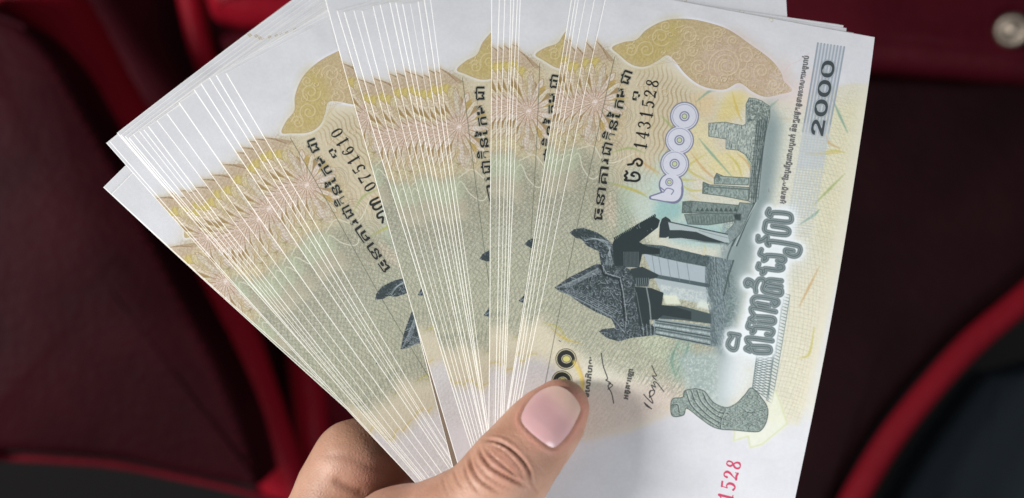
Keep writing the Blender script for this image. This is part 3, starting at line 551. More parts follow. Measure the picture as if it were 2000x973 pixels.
# serial numbers: digits drawn stroke by stroke
DG = {'1': [([(.25, 1.25), (.5, 1.5)], .1), ([(.5, 1.5), (.5, 0)], .2), ([(.2, .03), (.8, .03)], .08)],
      '4': [([(.66, 1.5), (.66, 0)], .19), ([(.64, 1.48), (.08, .45)], .08), ([(.08, .45), (.95, .45)], .09), ([(.42, .03), (.9, .03)], .08)],
      '3': [('s', [(.15, 1.28), (.3, 1.48), (.62, 1.45), (.74, 1.15), (.58, .85), (.4, .8)], (.16, .1, .14, .2, .1, .07)), ('s', [(.4, .8), (.66, .74), (.8, .42), (.64, .08), (.3, .02), (.13, .24)], (.07, .1, .22, .12, .1, .16))],
      '5': [([(.26, 1.44), (.8, 1.5)], .15), ([(.27, 1.44), (.22, .82)], .07), ('s', [(.22, .82), (.5, .95), (.78, .72), (.76, .3), (.5, .02), (.18, .14)], (.07, .1, .2, .2, .1, .18))],
      '2': [('s', [(.16, 1.14), (.24, 1.42), (.5, 1.5), (.76, 1.28), (.7, .92), (.4, .5), (.14, .08)], (.18, .1, .1, .2, .18, .09, .07)), ([(.14, .1), (.55, .16), (.86, .08)], .17), ([(.86, .08), (.9, .34)], .07)],
      '8': [('s', [(.5, .8), (.24, 1.05), (.3, 1.4), (.52, 1.5), (.74, 1.36), (.72, 1.0), (.5, .8), (.2, .5), (.2, .15), (.5, .0), (.8, .18), (.78, .52), (.5, .8)], (.12, .17, .12, .08, .14, .12, .14, .16, .16, .08, .18, .14, .12))],
      '0': [('s', [(.5, 1.5), (.22, 1.25), (.17, .75), (.22, .25), (.5, 0), (.78, .25), (.83, .75), (.78, 1.25), (.5, 1.5)], (.07, .16, .2, .16, .07, .16, .2, .16, .07))],
      '7': [([(.15, 1.4), (.86, 1.4)], .18), ([(.15, 1.4), (.13, 1.12)], .07), ('s', [(.85, 1.38), (.55, .8), (.42, .35), (.42, 0)], (.08, .1, .18, .22))],
      '6': [('s', [(.78, 1.3), (.6, 1.49), (.36, 1.35), (.2, .95), (.18, .4), (.42, .02), (.74, .2), (.78, .6), (.56, .88), (.22, .66)], (.16, .09, .1, .18, .22, .09, .17, .18, .09, .08))]}
def digits(dst, txt, A, B, hgt, col, wide=0.66):
    A = np.array(A, float); B = np.array(B, float); u = B-A; n = len(txt); adv = np.linalg.norm(u)/(n-1+wide*0); u /= np.linalg.norm(u); w = np.array([u[1], -u[0]]); k = hgt/1.5
    for i, ch in enumerate(txt):
        o = A+u*adv*i
        for st in DG[ch]:
            sm_ = st[0] == 's'; pts, wd = (st[1], st[2]) if sm_ else (st[0], st[1])
            P = [o+u*(x-.5)*k*.95+w*y*k for x, y in pts]
            line(P, np.array(wd)*k*1.3 if np.ndim(wd) else wd*k*1.3, col, 1, sm=sm_, dst=dst)
def serial(txt, pre):
    im = cv.copy()
    digits(im, txt, (1263.5, 287), (1286, 166), 23, INK)
    for P in pre: line(P, 4.2, INK, 1, dst=im)
    digits(im, txt, (1414, 1036), (1445, 911), 27, rgb(200, 62, 96))
    m = im.reshape(CH//2, 2, CW//2, 2, 3).mean((1, 3))
    return m
BACKV = None
def z5(*p): return [(1120+x*.185, 300+y*.185) for x, y in p]
PIC = {'a': serial('1431528', [z5((562, 188), (574, 208), (546, 236), (566, 258), (548, 282), (600, 286), (660, 292), (700, 270), (694, 220), (646, 200), (616, 226), (642, 240)), z5((582, 120), (630, 110), (648, 78), (690, 58), (728, 82), (720, 122), (690, 130), (676, 108))]),
       'b': serial('0751610', [z5((560, 290), (600, 250), (560, 220), (580, 190), (640, 200), (690, 230), (700, 290), (650, 300), (640, 270)), z5((700, 160), (620, 150), (590, 120), (610, 90), (700, 110), (600, 70), (620, 40), (700, 60))])}
def picture(name, arr):
    h_, w_ = arr.shape[:2]; im = bpy.data.images.new(name, w_, h_, alpha=False)
    px = np.ones((h_, w_, 4), np.float32); px[..., :3] = np.clip(arr, 0, 1); im.pixels.foreach_set(px.ravel()); im.update(); im.pack(); return im

# ------------------------------------------------------------------ materials
def pbsdf(name, base=(.8, .8, .8), rough=.5, **kw):
    m = bpy.data.materials.new(name); m.use_nodes = True; nt = m.node_tree; p = nt.nodes['Principled BSDF']
    p.inputs['Base Color'].default_value = (*base, 1); p.inputs['Roughness'].default_value = rough
    for k, v in kw.items():
        if k in p.inputs: p.inputs[k].default_value = v
    return m, nt, p
def noise_bump(nt, p, scale, dist, strength=1.0, detail=4, coord='Object', extra=None):
    tc = nt.nodes.new('ShaderNodeTexCoord'); n = nt.nodes.new('ShaderNodeTexNoise'); n.inputs['Scale'].default_value = scale; n.inputs['Detail'].default_value = detail
    b = nt.nodes.new('ShaderNodeBump'); b.inputs['Distance'].default_value = dist; b.inputs['Strength'].default_value = strength
    nt.links.new(tc.outputs[coord], n.inputs['Vector']); nt.links.new(n.outputs['Fac'], b.inputs['Height']); nt.links.new(b.outputs['Normal'], p.inputs['Normal'])
    return tc, n, b
def paper(name, im, lift=0.0):
    m, nt, p = pbsdf(name, rough=.62)
    t = nt.nodes.new('ShaderNodeTexImage'); t.image = im; t.extension = 'EXTEND'
    tc, n, b = noise_bump(nt, p, 1500, 0.00004, 0.5, 6)
    n4 = nt.nodes.new('ShaderNodeTexNoise'); n4.inputs['Scale'].default_value = 55; n4.inputs['Detail'].default_value = 2; b4 = nt.nodes.new('ShaderNodeBump'); b4.inputs['Distance'].default_value = .0011; b4.inputs['Strength'].default_value = .35
    nt.links.new(tc.outputs['Object'], n4.inputs['Vector']); nt.links.new(n4.outputs['Fac'], b4.inputs['Height']); nt.links.new(b4.outputs['Normal'], b.inputs['Normal'])
    mp = nt.nodes.new('ShaderNodeMapRange'); mp.inputs['To Min'].default_value = .93; mp.inputs['To Max'].default_value = 1.05
    n2 = nt.nodes.new('ShaderNodeTexNoise'); n2.inputs['Scale'].default_value = 1100; n2.inputs['Detail'].default_value = 8
    nt.links.new(tc.outputs['Object'], n2.inputs['Vector']); nt.links.new(n2.outputs['Fac'], mp.inputs['Value'])
    mx = nt.nodes.new('ShaderNodeMix'); mx.data_type = 'RGBA'; mx.blend_type = 'MULTIPLY'; mx.inputs['Factor'].default_value = 1
    nt.links.new(t.outputs['Color'], mx.inputs['A']); nt.links.new(mp.outputs['Result'], mx.inputs['B']); nt.links.new(mx.outputs['Result'], p.inputs['Base Color'])
    if lift:
        mp.inputs['To Min'].default_value = 1; mp.inputs['To Max'].default_value = 1.02
        m2 = nt.nodes.new('ShaderNodeMix'); m2.data_type = 'RGBA'; m2.inputs['Factor'].default_value = lift; m2.inputs['B'].default_value = (.92, .91, .86, 1)
        nt.links.new(mx.outputs['Result'], m2.inputs['A']); nt.links.new(m2.outputs['Result'], p.inputs['Base Color'])
    return m
M_A = paper('printed_paper', picture('note_print', PIC['a'])); M_B = paper('printed_paper_other_number', picture('note_print_other', PIC['b']))
M_EDGE = paper('cut_paper_edge', M_A.node_tree.nodes['Image Texture'].image, .6)  # unprinted cut edge, its colour lightened further as if catching the light
M_BROWN, nt, p = pbsdf('brown_printed_back', (.26, .20, .145), .6); noise_bump(nt, p, 900, .00004)
M_BACK, nt, p = pbsdf('plain_paper_back', (.66, .62, .50), .6); noise_bump(nt, p, 300, .00003)

# ------------------------------------------------------------------ the notes
TH = 0.115
def note_mesh(org, d, nrm, h, mats, name, reg=0.0, treg=0.0, front=False):
    ns, nt_ = 40, 14; CHA = random.uniform(.13, .23)
    s = np.concatenate([[-CHA], np.linspace(0, LN, ns), [LN+CHA*0.5]]); t = np.concatenate([[-CHA], np.linspace(0, HN, nt_), [HN+CHA*0.4]])
    SS, TT = np.meshgrid(s, t, indexing='ij'); n0, n1 = SS.shape
    r_ = np.random.default_rng(int(h*1e4)); ph, ph2 = r_.uniform(0, 6.28, 2); am = r_.uniform(.03, .13)
    wv = am*(np.sin(SS/LN*7+ph)+.6*np.sin(SS/LN*15+ph2))
    fl_ = org+SS[..., None]*d+(TT+wv)[..., None]*nrm; lift = r_.uniform(.0, .07)*np.exp(-np.clip(TT, 0, None)/7.0)*(1+np.sin(SS/LN*5+ph2))
    if front: lift = lift*0+np.clip(TT/HN-.42, 0, 1)**2*1.1*(1+.35*np.sin(SS/LN*11))+.10*np.sin(SS/LN*9+1)*np.clip(TT/HN, 0, 1)+.1
    rim = np.zeros_like(SS); rim[0] = 1; rim[-1] = 1; rim[:, 0] = 1; rim[:, -1] = 1
    top = bend(fl_[..., 0], fl_[..., 1], h+lift+TH*(1-rim)+0.012*rim); bot = bend(fl_[..., 0], fl_[..., 1], h+lift)
    V = np.concatenate([top.reshape(-1, 3), bot.reshape(-1, 3)])*MM
    N = n0*n1; F = []; fm = []
    for i in range(n0-1):
        for j in range(n1-1):
            a = i*n1+j; b = a+1; c = a+n1+1; e = a+n1
            edge = i in (0, n0-2) or j in (0, n1-2)
            F.append((a, e, c, b)); fm.append(1 if edge else 0)
            F.append((N+a, N+b, N+c, N+e)); fm.append(2)
    ring = [i*n1 for i in range(n0)]+[(n0-1)*n1+j for j in range(1, n1)]+[i*n1+n1-1 for i in range(n0-2, -1, -1)]+[j for j in range(n1-2, 0, -1)]
    for i in range(len(ring)):
        a, b = ring[i], ring[(i+1) % len(ring)]; F.append((a, b, N+b, N+a)[::-1] if False else (a, b, N+b, N+a)); fm.append(1)
    uv = np.stack([np.clip((SS-reg)/LN, 0, 1), np.clip((TT+treg)/HN, 0, 1)], -1).reshape(-1, 2); uv = np.concatenate([uv, uv])
    o0 = bend(np.array([org[0]]), np.array([org[1]]), np.array([h]))[0]*MM
    return mesh_ob(name, V, F, None, mats=mats, fmat=fm, uv=uv, origin=o0, smooth=False)
names_left = ['outermost', 'second', 'third', 'fourth', 'fifth', 'sixth', 'seventh', 'eighth', 'ninth', 'tenth', 'eleventh', 'twelfth', 'thirteenth', 'fourteenth', 'fifteenth', 'sixteenth', 'seventeenth', 'eighteenth', 'nineteenth', 'twentieth', 'twenty-first', 'twenty-second', 'twenty-third']
cnt = {}
tot = {}
for n in notes: tot[n[2]] = tot.get(n[2], 0)+1
for i, (a, b, g) in enumerate(notes):
    k = cnt.get(g, 0); cnt[g] = k+1; last = k == tot[g]-1
    if g == 'lone': lab = ['rearmost banknote, its white corner jutting out lowest on the far left', 'banknote lying just on top of the lowest left corner note, inset from its corner'][k]; grp = 'banknotes at the very back of the fan'
    elif g == 'left':
        grp = 'banknotes steeply tilted in the left wad of the fan'
        lab = 'uppermost tilted banknote of the left wad with serial number ending 610 showing' if last else f'tilted banknote whose white edge is the {names_left[k]} line from the left of the left wad'
    elif g == 'middle':
        grp = 'banknotes in the wide striped wad left of centre'
        lab = 'banknote showing only a thin brown strip under the middle wad' if k == 0 else f'banknote whose white edge is the {names_left[k-1] if k > 1 else "leftmost"} line of the wide wad left of centre'
    elif g == 'upright':
        grp = 'banknotes in the narrow upright wad at the centre'
        lab = f'banknote whose near vertical white edge is {names_left[k] if k else "first"} from the left in the narrow central wad'
    else:
        grp = 'banknotes in the right hand wad of the fan'
        lab = 'frontmost banknote, wholly visible with temple picture and serial number 1431528, thumb on it' if last else f'banknote behind the front one whose edge is {names_left[k] if k else "first"} from the left in the right wad'
    org, d, nrm = placed[i]
    o = note_mesh(org, d, nrm, hs[i], [M_BROWN if (g == 'middle' and k == 0) else M_A if g != 'left' else M_B, M_EDGE, M_BACK], 'banknote', 0.0 if (g == 'right' and last) else (0.0 if g == 'right' else 4.4)+random.uniform(-.7, .7), 0.0 if last else random.uniform(-.35, .35), g == 'right' and last)
    tag(o, lab, 'banknote', grp)

# ------------------------------------------------------------------ the hand: one skin surface taken from blended round cones
def up(p, z): return unproj([p], z)[0]
ZF = FR_H
CH_T = [((1100, 790), ZF+4.6, 5.5), ((1083, 812), ZF+5.8, 7.0), ((1050, 850), ZF+8.2, 8.0), ((1013, 896), ZF+10.2, 8.4), ((985, 933), ZF+11.6, 9.0), ((945, 980), ZF+11.5, 9.2), ((893, 1026), ZF+9, 11.4), ((790, 1078), ZF+3, 14.6), ((690, 1180), -3, 21), ((560, 1420), -12, 27)]
CH_I = [((560, 1420), -16, 22), ((630, 1060), -9, 12.5), ((665, 960), -10, 10.5), ((694, 905), -9.8, 10.2), ((770, 868), -16, 8.6), ((880, 850), -17, 8.0), ((1000, 900), -14, 7.6), ((1040, 960), -12, 7.2)]
CH_M = [((560, 1420), -20, 22), ((700, 1100), -20, 11), ((790, 970), -24, 9.2), ((920, 930), -22, 8.6), ((1040, 990), -16, 8.0), ((1070, 1060), -13, 7.4)]
CH_R = [((600, 1440), -20, 20), ((740, 1190), -22, 10.5), ((840, 1070), -26, 8.8), ((960, 1030), -24, 8.2), ((1060, 1090), -18, 7.6), ((1080, 1150), -14, 7.0)]
CH_L = [((640, 1460), -20, 18), ((790, 1270), -22, 9.5), ((880, 1170), -24, 7.8), ((980, 1140), -22, 7.2), ((1050, 1190), -18, 6.6)]
segs = []
for gi, ch in enumerate((CH_T, CH_I, CH_M, CH_R, CH_L)):
    P = [(up(p, z), r) for p, z, r in ch]
    for (a, ra), (b, rb) in zip(P[:-1], P[1:]): segs.append((gi, a, b, ra, rb))
def sdf(X):
    out = None; k = 3.2
    per = {}
    for gi, a, b, ra, rb in segs:
        ab = b-a; t = np.clip(((X-a)@ab)/(ab@ab), 0, 1); q = X-a-t[:, None]*ab
        d = np.linalg.norm(q, axis=1)-(ra+(rb-ra)*t*t*(3-2*t) if False else ra+(rb-ra)*t)
        if gi in per:
            e = per[gi]; hh = np.clip(.5+.5*(e-d)/k, 0, 1); per[gi] = e*(1-hh)+d*hh-k*hh*(1-hh)
        else: per[gi] = d
    for gi, d in per.items():
        if out is None: out = d
        else:
            kk = 2.2
            hh = np.clip(.5+.5*(out-d)/kk, 0, 1); out = out*(1-hh)+d*hh-kk*hh*(1-hh)
    return out
def grad(X, e=0.05, f=None):
    f = f or sdf; g = np.stack([f(X+np.eye(3)[i]*e)-f(X-np.eye(3)[i]*e) for i in range(3)], 1); return g/(np.linalg.norm(g, axis=1, keepdims=True)+1e-9)
def surface_nets(lo, hi, st):
    ax = [np.arange(lo[i], hi[i]+st, st) for i in range(3)]; n = [len(a) for a in ax]
    G = np.stack(np.meshgrid(*ax, indexing='ij'), -1).reshape(-1, 3); v = np.concatenate([sdf(c) for c in np.array_split(G, 12)]).reshape(n)
    ins = v < 0; cnt_ = np.zeros([k-1 for k in n], np.int32)
    for i in (0, 1):
        for j in (0, 1):
            for k in (0, 1): cnt_ += ins[i:n[0]-1+i, j:n[1]-1+j, k:n[2]-1+k]
    act = (cnt_ > 0) & (cnt_ < 8); idx = -np.ones(act.shape, int); idx[act] = np.arange(act.sum())
    ijk = np.argwhere(act); V = np.array(lo)+(ijk+0.5)*st
    F = []
    for a in range(3):
        b, c = (a+1) % 3, (a+2) % 3
        A = np.moveaxis(ins, a, 0); cross = A[:-1] != A[1:]; cross = np.moveaxis(cross, 0, a)
        e = np.argwhere(cross); m = (e[:, b] > 0) & (e[:, c] > 0) & (e[:, b] < n[b]-1) & (e[:, c] < n[c]-1); e = e[m]
        ob = np.zeros(3, int); ob[b] = 1; oc = np.zeros(3, int); oc[c] = 1
        q = [idx[tuple((e-ob-oc).T)], idx[tuple((e-oc).T)], idx[tuple(e.T)], idx[tuple((e-ob).T)]]
        f = np.stack(q, 1); flip = ~ins[tuple(e.T)]; f[flip] = f[flip][:, ::-1]; F.append(f)
    return V, np.concatenate(F)
V, F = surface_nets((-75, -150, -52), (26, -28, 34), 0.9)
me = bpy.data.meshes.new('skin'); me.from_pydata(V.tolist(), [], F.tolist()); me.update()
sk = bpy.data.objects.new('skin_tmp', me); C.objects.link(sk)
sm_ = sk.modifiers.new('s', 'SUBSURF'); sm_.levels = 1; sm_.subdivision_type = 'SIMPLE'
dg = bpy.context.evaluated_depsgraph_get(); em = bpy.data.meshes.new_from_object(sk.evaluated_get(dg)); bpy.data.objects.remove(sk)
V = np.empty(len(em.vertices)*3); em.vertices.foreach_get('co', V); V = V.reshape(-1, 3)
def snap(V, it=4):
    for _ in range(it):
        d = sdf(V); V = V-grad(V)*(d*0.95)[:, None]
    return V
V = snap(V)
N = grad(V); PX = proj(V)
front = (N[:, 2] > -0.25) & (V[:, 2] > ZF-6)
# creases over the joint, folds, nail bed and the soft pads
def groove(P, wpx, depth, n=10, both=True):
    P = smoothp(P); q = PX; d = np.full(len(q), 1e9); tt = np.zeros(len(q))
    for i in range(len(P)-1):
        a, b = P[i], P[i+1]; ab = b-a; t = np.clip(((q-a)@ab)/(ab@ab+1e-9), 0, 1); dd = np.hypot(*(q-a-t[:, None]*ab).T)
        m = dd < d; d[m] = dd[m]; tt[m] = (i+t[m])/(len(P)-1)
    fade = np.clip(np.sin(np.pi*np.clip(tt, 0.03, .97))*1.8, 0, 1)
    return np.exp(-(d/wpx)**2)*depth*fade - (0.45*depth*np.exp(-((d-wpx*2.1)/(wpx*1.2))**2)*fade if both else 0)
disp = np.zeros(len(V))
def zt(*p): return [(540+x*.32, 700+y*.32) for x, y in p]
for P, w_, dp in [(zt((1265, 500), (1340, 505), (1420, 545), (1490, 610), (1535, 680), (1560, 760)), 3.0, .62), (zt((1235, 545), (1262, 610), (1310, 665), (1380, 710), (1450, 745), (1520, 780)), 3.2, .66),
                  (zt((1270, 545), (1320, 600), (1380, 650), (1440, 705), (1500, 760)), 2.2, .34), (zt((1300, 525), (1380, 560), (1450, 630), (1510, 710)), 2.0, .26), (zt((1180, 590), (1190, 660), (1230, 730), (1290, 780), (1370, 830)), 3.0, .52),
                  (zt((1150, 640), (1160, 710), (1200, 780), (1250, 830)), 2.4, .30), (zt((1225, 640), (1290, 720), (1370, 775), (1440, 810)), 1.8, .24), (zt((1080, 680), (1100, 740), (1140, 800)), 2.4, .22),
                  (zt((1420, 460), (1470, 480), (1520, 540), (1560, 590)), 1.6, .12), (zt((1450, 450), (1500, 500), (1545, 570)), 1.4, .10), (zt((1400, 500), (1450, 540), (1500, 600)), 1.5, .10), (zt((1330, 470), (1400, 480), (1460, 520)), 1.6, .12),
                  (zt((1560, 640), (1620, 690), (1650, 740)), 1.8, .10), (zt((1010, 720), (1030, 790), (1060, 850)), 2.2, .14), (zt((1560, 760), (1600, 830)), 2.4, .2)]:
    disp -= np.where(front, groove(P, w_, dp), 0)
for P, w_, dp in [(zt((330, 730), (430, 790), (560, 830)), 9, .38), (zt((250, 600), (400, 600), (560, 660), (700, 700)), 10, .18)]:
    disp -= groove(P, w_, dp, both=False)*(V[:, 2] < ZF+6)
NAIL = np.array([(1017, 815), (1023, 800), (1033, 784), (1047, 769), (1066, 758), (1088, 754), (1108, 762), (1124, 778), (1134, 797), (1130, 812), (1120, 832), (1108, 852), (1094, 868), (1082, 876), (1068, 871), (1050, 858), (1032, 842), (1020, 828)], float)
NC = NAIL.mean(0)
def insidepoly(q, P):
    c = np.zeros(len(q), bool)
    for i in range(len(P)):
        a, b = P[i], P[(i+1) % len(P)]
        with np.errstate(divide='ignore', invalid='ignore'):
            m = ((a[1] > q[:, 1]) != (b[1] > q[:, 1])) & (q[:, 0] < (b[0]-a[0])*(q[:, 1]-a[1])/(b[1]-a[1]+1e-12)+a[0])
        c ^= m
    return c
def polydist(q, P):
    d = np.full(len(q), 1e9)
    for i in range(len(P)):
        a, b = P[i], P[(i+1) % len(P)]; ab = b-a; t = np.clip(((q-a)@ab)/(ab@ab), 0, 1); d = np.minimum(d, np.hypot(*(q-a-t[:, None]*ab).T))
    return d
NS = smoothp(NAIL, True, 4); nd = polydist(PX, NS); ni = insidepoly(PX, NS); sd = np.where(ni, -nd, nd)
bed = np.clip((3-sd)/6, 0, 1)
fold_w = np.clip(((PX[:, 1]-PX[:, 0]*0.0)-(770))/40, 0, 1)          # folds of skin at the base and sides, none at the free edge
disp -= np.where(front, bed*0.2, 0); disp += np.where(front, 0.20*fold_w*np.exp(-((sd-6)/4.5)**2), 0)
V = V+N*disp[:, None]
# skin colour field: redder round the folds and the tip, darker in the creases
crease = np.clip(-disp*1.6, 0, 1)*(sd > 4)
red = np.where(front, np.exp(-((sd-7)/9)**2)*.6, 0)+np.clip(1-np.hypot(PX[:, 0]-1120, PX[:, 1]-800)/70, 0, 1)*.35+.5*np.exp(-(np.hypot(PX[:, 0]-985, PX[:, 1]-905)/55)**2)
red = red+.6*np.exp(-(np.hypot((PX[:, 0]-770)/90, (PX[:, 1]-930)/40)**2))
em.vertices.foreach_set('co', (V*MM).ravel()); em.update(); em.polygons.foreach_set('use_smooth', [True]*len(em.polygons))
at = em.attributes.new('flush', 'FLOAT', 'POINT'); at.data.foreach_set('value', np.clip(red, 0, 1).astype(np.float32))
hand_root = empty('hand', tuple(up((760, 1150), 0)*MM))
tag(hand_root, 'bare hand gripping the fan of banknotes, thumb pressed on the front note', 'hand')
em.name = 'skin'; skin = bpy.data.objects.new('skin', em); C.objects.link(skin); skin.parent = hand_root; skin.location = -Vector(hand_root.location)
m, nt, p = pbsdf('skin', rough=.50)
p.inputs['Subsurface Weight'].default_value = 0.22; p.inputs['Subsurface Radius'].default_value = (1.0, .35, .18); p.inputs['Subsurface Scale'].default_value = 0.0022
p.inputs['Specular IOR Level'].default_value = 0.42
a = nt.nodes.new('ShaderNodeAttribute'); a.attribute_name = 'flush'
tc = nt.nodes.new('ShaderNodeTexCoord'); n1 = nt.nodes.new('ShaderNodeTexNoise'); n1.inputs['Scale'].default_value = 120; n1.inputs['Detail'].default_value = 8; nt.links.new(tc.outputs['Object'], n1.inputs['Vector'])
r1 = nt.nodes.new('ShaderNodeValToRGB'); r1.color_ramp.elements[0].position = .3; r1.color_ramp.elements[0].color = (.45, .235, .15, 1); r1.color_ramp.elements[1].position = .72; r1.color_ramp.elements[1].color = (.64, .37, .262, 1)
mx = nt.nodes.new('ShaderNodeMix'); mx.data_type = 'RGBA'; mx.inputs['B'].default_value = (.60, .27, .205, 1)
nt.links.new(n1.outputs['Fac'], r1.inputs['Fac']); nt.links.new(r1.outputs['Color'], mx.inputs['A']); nt.links.new(a.outputs['Fac'], mx.inputs['Factor']); nt.links.new(mx.outputs['Result'], p.inputs['Base Color'])
vo = nt.nodes.new('ShaderNodeTexVoronoi'); vo.feature = 'DISTANCE_TO_EDGE'; vo.inputs['Scale'].default_value = 1100; n3 = nt.nodes.new('ShaderNodeTexNoise'); n3.inputs['Scale'].default_value = 420; n3.inputs['Detail'].default_value = 6
nt.links.new(tc.outputs['Object'], vo.inputs['Vector']); nt.links.new(tc.outputs['Object'], n3.inputs['Vector'])
ad = nt.nodes.new('ShaderNodeMath'); ad.operation = 'ADD'; nt.links.new(vo.outputs['Distance'], ad.inputs[0]); nt.links.new(n3.outputs['Fac'], ad.inputs[1])
b = nt.nodes.new('ShaderNodeBump'); b.inputs['Distance'].default_value = .00022; b.inputs['Strength'].default_value = .5; nt.links.new(ad.outputs[0], b.inputs['Height']); nt.links.new(b.outputs['Normal'], p.inputs['Normal'])
em.materials.clear(); em.materials.append(m)
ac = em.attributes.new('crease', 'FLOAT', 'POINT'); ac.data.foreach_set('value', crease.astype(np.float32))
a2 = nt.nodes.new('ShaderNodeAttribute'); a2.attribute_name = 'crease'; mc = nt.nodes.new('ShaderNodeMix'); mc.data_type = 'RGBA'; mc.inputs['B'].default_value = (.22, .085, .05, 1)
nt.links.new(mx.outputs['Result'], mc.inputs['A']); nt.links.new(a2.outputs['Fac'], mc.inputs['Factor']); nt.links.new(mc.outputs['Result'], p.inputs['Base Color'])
# nail plate
rings_, seg_ = 14, 48
ang = np.linspace(0, len(NS), seg_, endpoint=False); outl = np.stack([np.interp(ang, np.arange(len(NS)+1), np.append(NS[:, i], NS[0, i])) for i in (0, 1)], 1)
pts = [NC[None]]
for r_ in range(1, rings_+1): pts.append(NC+(outl-NC)*(r_/rings_))
pts = np.vstack(pts); rr = np.concatenate([[0], np.repeat(np.arange(1, rings_+1)/rings_, seg_)])
dirs = np.stack([(pts[:, 0]-W0/2)/F0, -(pts[:, 1]-H0/2)/F0, -np.ones(len(pts))], 1); t = np.full(len(pts), D0-ZF-22.0); o_ = np.array([0, 0, D0]); ln = np.linalg.norm(dirs, axis=1)
for _ in range(60): t = t+np.clip(sdf(o_+dirs*t[:, None]), -1, 3)/ln*.8
S_ = o_+dirs*t[:, None]; Nn = grad(S_)
prof = 0.30*(1-rr**5)-0.22*rr**8
al_ = (pts-NC)@np.array([0.76, -0.65]); ac_ = (pts-NC)@np.array([0.65, 0.76]); wgt = (al_ < 25) & (rr < .95)
Am = np.stack([np.ones(len(pts)), al_, ac_, ac_*ac_, ac_**3, al_*ac_], 1)/np.array([1, 50, 50, 2500, 125000, 2500]); cf = np.linalg.lstsq(Am[wgt], S_[wgt, 2], rcond=None)[0]
zf = Am@cf; kb = .7*np.clip((al_+10)/45, 0, 1); zn = S_[:, 2]+kb*np.clip(zf-S_[:, 2], 0, 2.2)
S_ = o_+dirs*((D0-zn)[:, None]); Sv = S_+np.array([0, 0, 1.0])*np.where(kb > .3, np.maximum(prof, .05-.2*rr**8), prof)[:, None]*Nn[:, 2:3].clip(.5, 1)+Nn*0
f_ = []
for j in range(seg_): f_.append((0, 1+j, 1+(j+1) % seg_))
for r_ in range(rings_-1):
    for j in range(seg_):
        a0 = 1+r_*seg_+j; a1 = 1+r_*seg_+(j+1) % seg_; f_.append((a0, a0+seg_, a1+seg_, a1))
nail = mesh_ob('thumbnail', Sv*MM, f_, None, parent=hand_root, mats=[bpy.data.materials.new('nail')])
bw = nail.data.attributes.new('tip', 'FLOAT', 'POINT')
ax_ = np.array([0.76, -0.65]); tipv = ((pts-NC)@ax_); moon = np.clip((tipv-12)/34, 0, 1); base_ = np.clip((-tipv-40)/14, 0, 1)
bw.data.foreach_set('value', np.clip(moon, 0, 1).astype(np.float32))
m = nail.data.materials[0]; m.use_nodes = True; nt = m.node_tree; p = nt.nodes['Principled BSDF']; p.inputs['Roughness'].default_value = .27; p.inputs['Coat Weight'].default_value = .35; p.inputs['Coat Roughness'].default_value = .22
p.inputs['Subsurface Weight'].default_value = .25; p.inputs['Subsurface Radius'].default_value = (1, .4, .3); p.inputs['Subsurface Scale'].default_value = .0015
a = nt.nodes.new('ShaderNodeAttribute'); a.attribute_name = 'tip'; mx = nt.nodes.new('ShaderNodeMix'); mx.data_type = 'RGBA'; mx.inputs['A'].default_value = (.76, .45, .45, 1); mx.inputs['B'].default_value = (.84, .57, .47, 1)
nt.links.new(a.outputs['Fac'], mx.inputs['Factor']); nt.links.new(mx.outputs['Result'], p.inputs['Base Color'])

# ------------------------------------------------------------------ the seats behind
def leather(name, col, rough=.42, sc=260, sheen=0.0, var=.35):
    m, nt, p = pbsdf(name, col, rough); p.inputs['Specular IOR Level'].default_value = .05
    tc = nt.nodes.new('ShaderNodeTexCoord'); vo = nt.nodes.new('ShaderNodeTexVoronoi'); vo.inputs['Scale'].default_value = sc; n = nt.nodes.new('ShaderNodeTexNoise'); n.inputs['Scale'].default_value = 14; n.inputs['Detail'].default_value = 7
    nt.links.new(tc.outputs['Object'], vo.inputs['Vector']); nt.links.new(tc.outputs['Object'], n.inputs['Vector'])
    b = nt.nodes.new('ShaderNodeBump'); b.inputs['Distance'].default_value = .0006; b.inputs['Strength'].default_value = .5; nt.links.new(vo.outputs['Distance'], b.inputs['Height'])
    b2 = nt.nodes.new('ShaderNodeBump'); b2.inputs['Distance'].default_value = .008; b2.inputs['Strength'].default_value = .35; nt.links.new(n.outputs['Fac'], b2.inputs['Height']); nt.links.new(b2.outputs['Normal'], b.inputs['Normal']); nt.links.new(b.outputs['Normal'], p.inputs['Normal'])
    r = nt.nodes.new('ShaderNodeValToRGB'); r.color_ramp.elements[0].position = .3; r.color_ramp.elements[1].position = .7
    r.color_ramp.elements[0].color = (*[c*(1-var) for c in col], 1); r.color_ramp.elements[1].color = (*[c*(1+var) for c in col], 1)
    nt.links.new(n.outputs['Fac'], r.inputs['Fac']); nt.links.new(r.outputs['Color'], p.inputs['Base Color']); return m
M_MAR = leather('maroon_leather', (.027, .0031, .0056), .55); M_RED = leather('red_leather', (.22, .006, .014), .38, var=.2); M_DK = leather('dark_brown_leather', (.013, .0038, .0048), .6)
M_WINE = leather('wine_leather', (.05, .004, .008), .5); M_CLOTH, nt, p = pbsdf('blue_grey_cloth', (.012, .019, .027), .9); noise_bump(nt, p, 400, .002)
M_BLK, nt, p = pbsdf('dark_floor', (.006, .004, .004), .95); M_MET, nt, p = pbsdf('worn_metal', (.26, .22, .18), .5, Metallic=1.0); noise_bump(nt, p, 120, .0006)
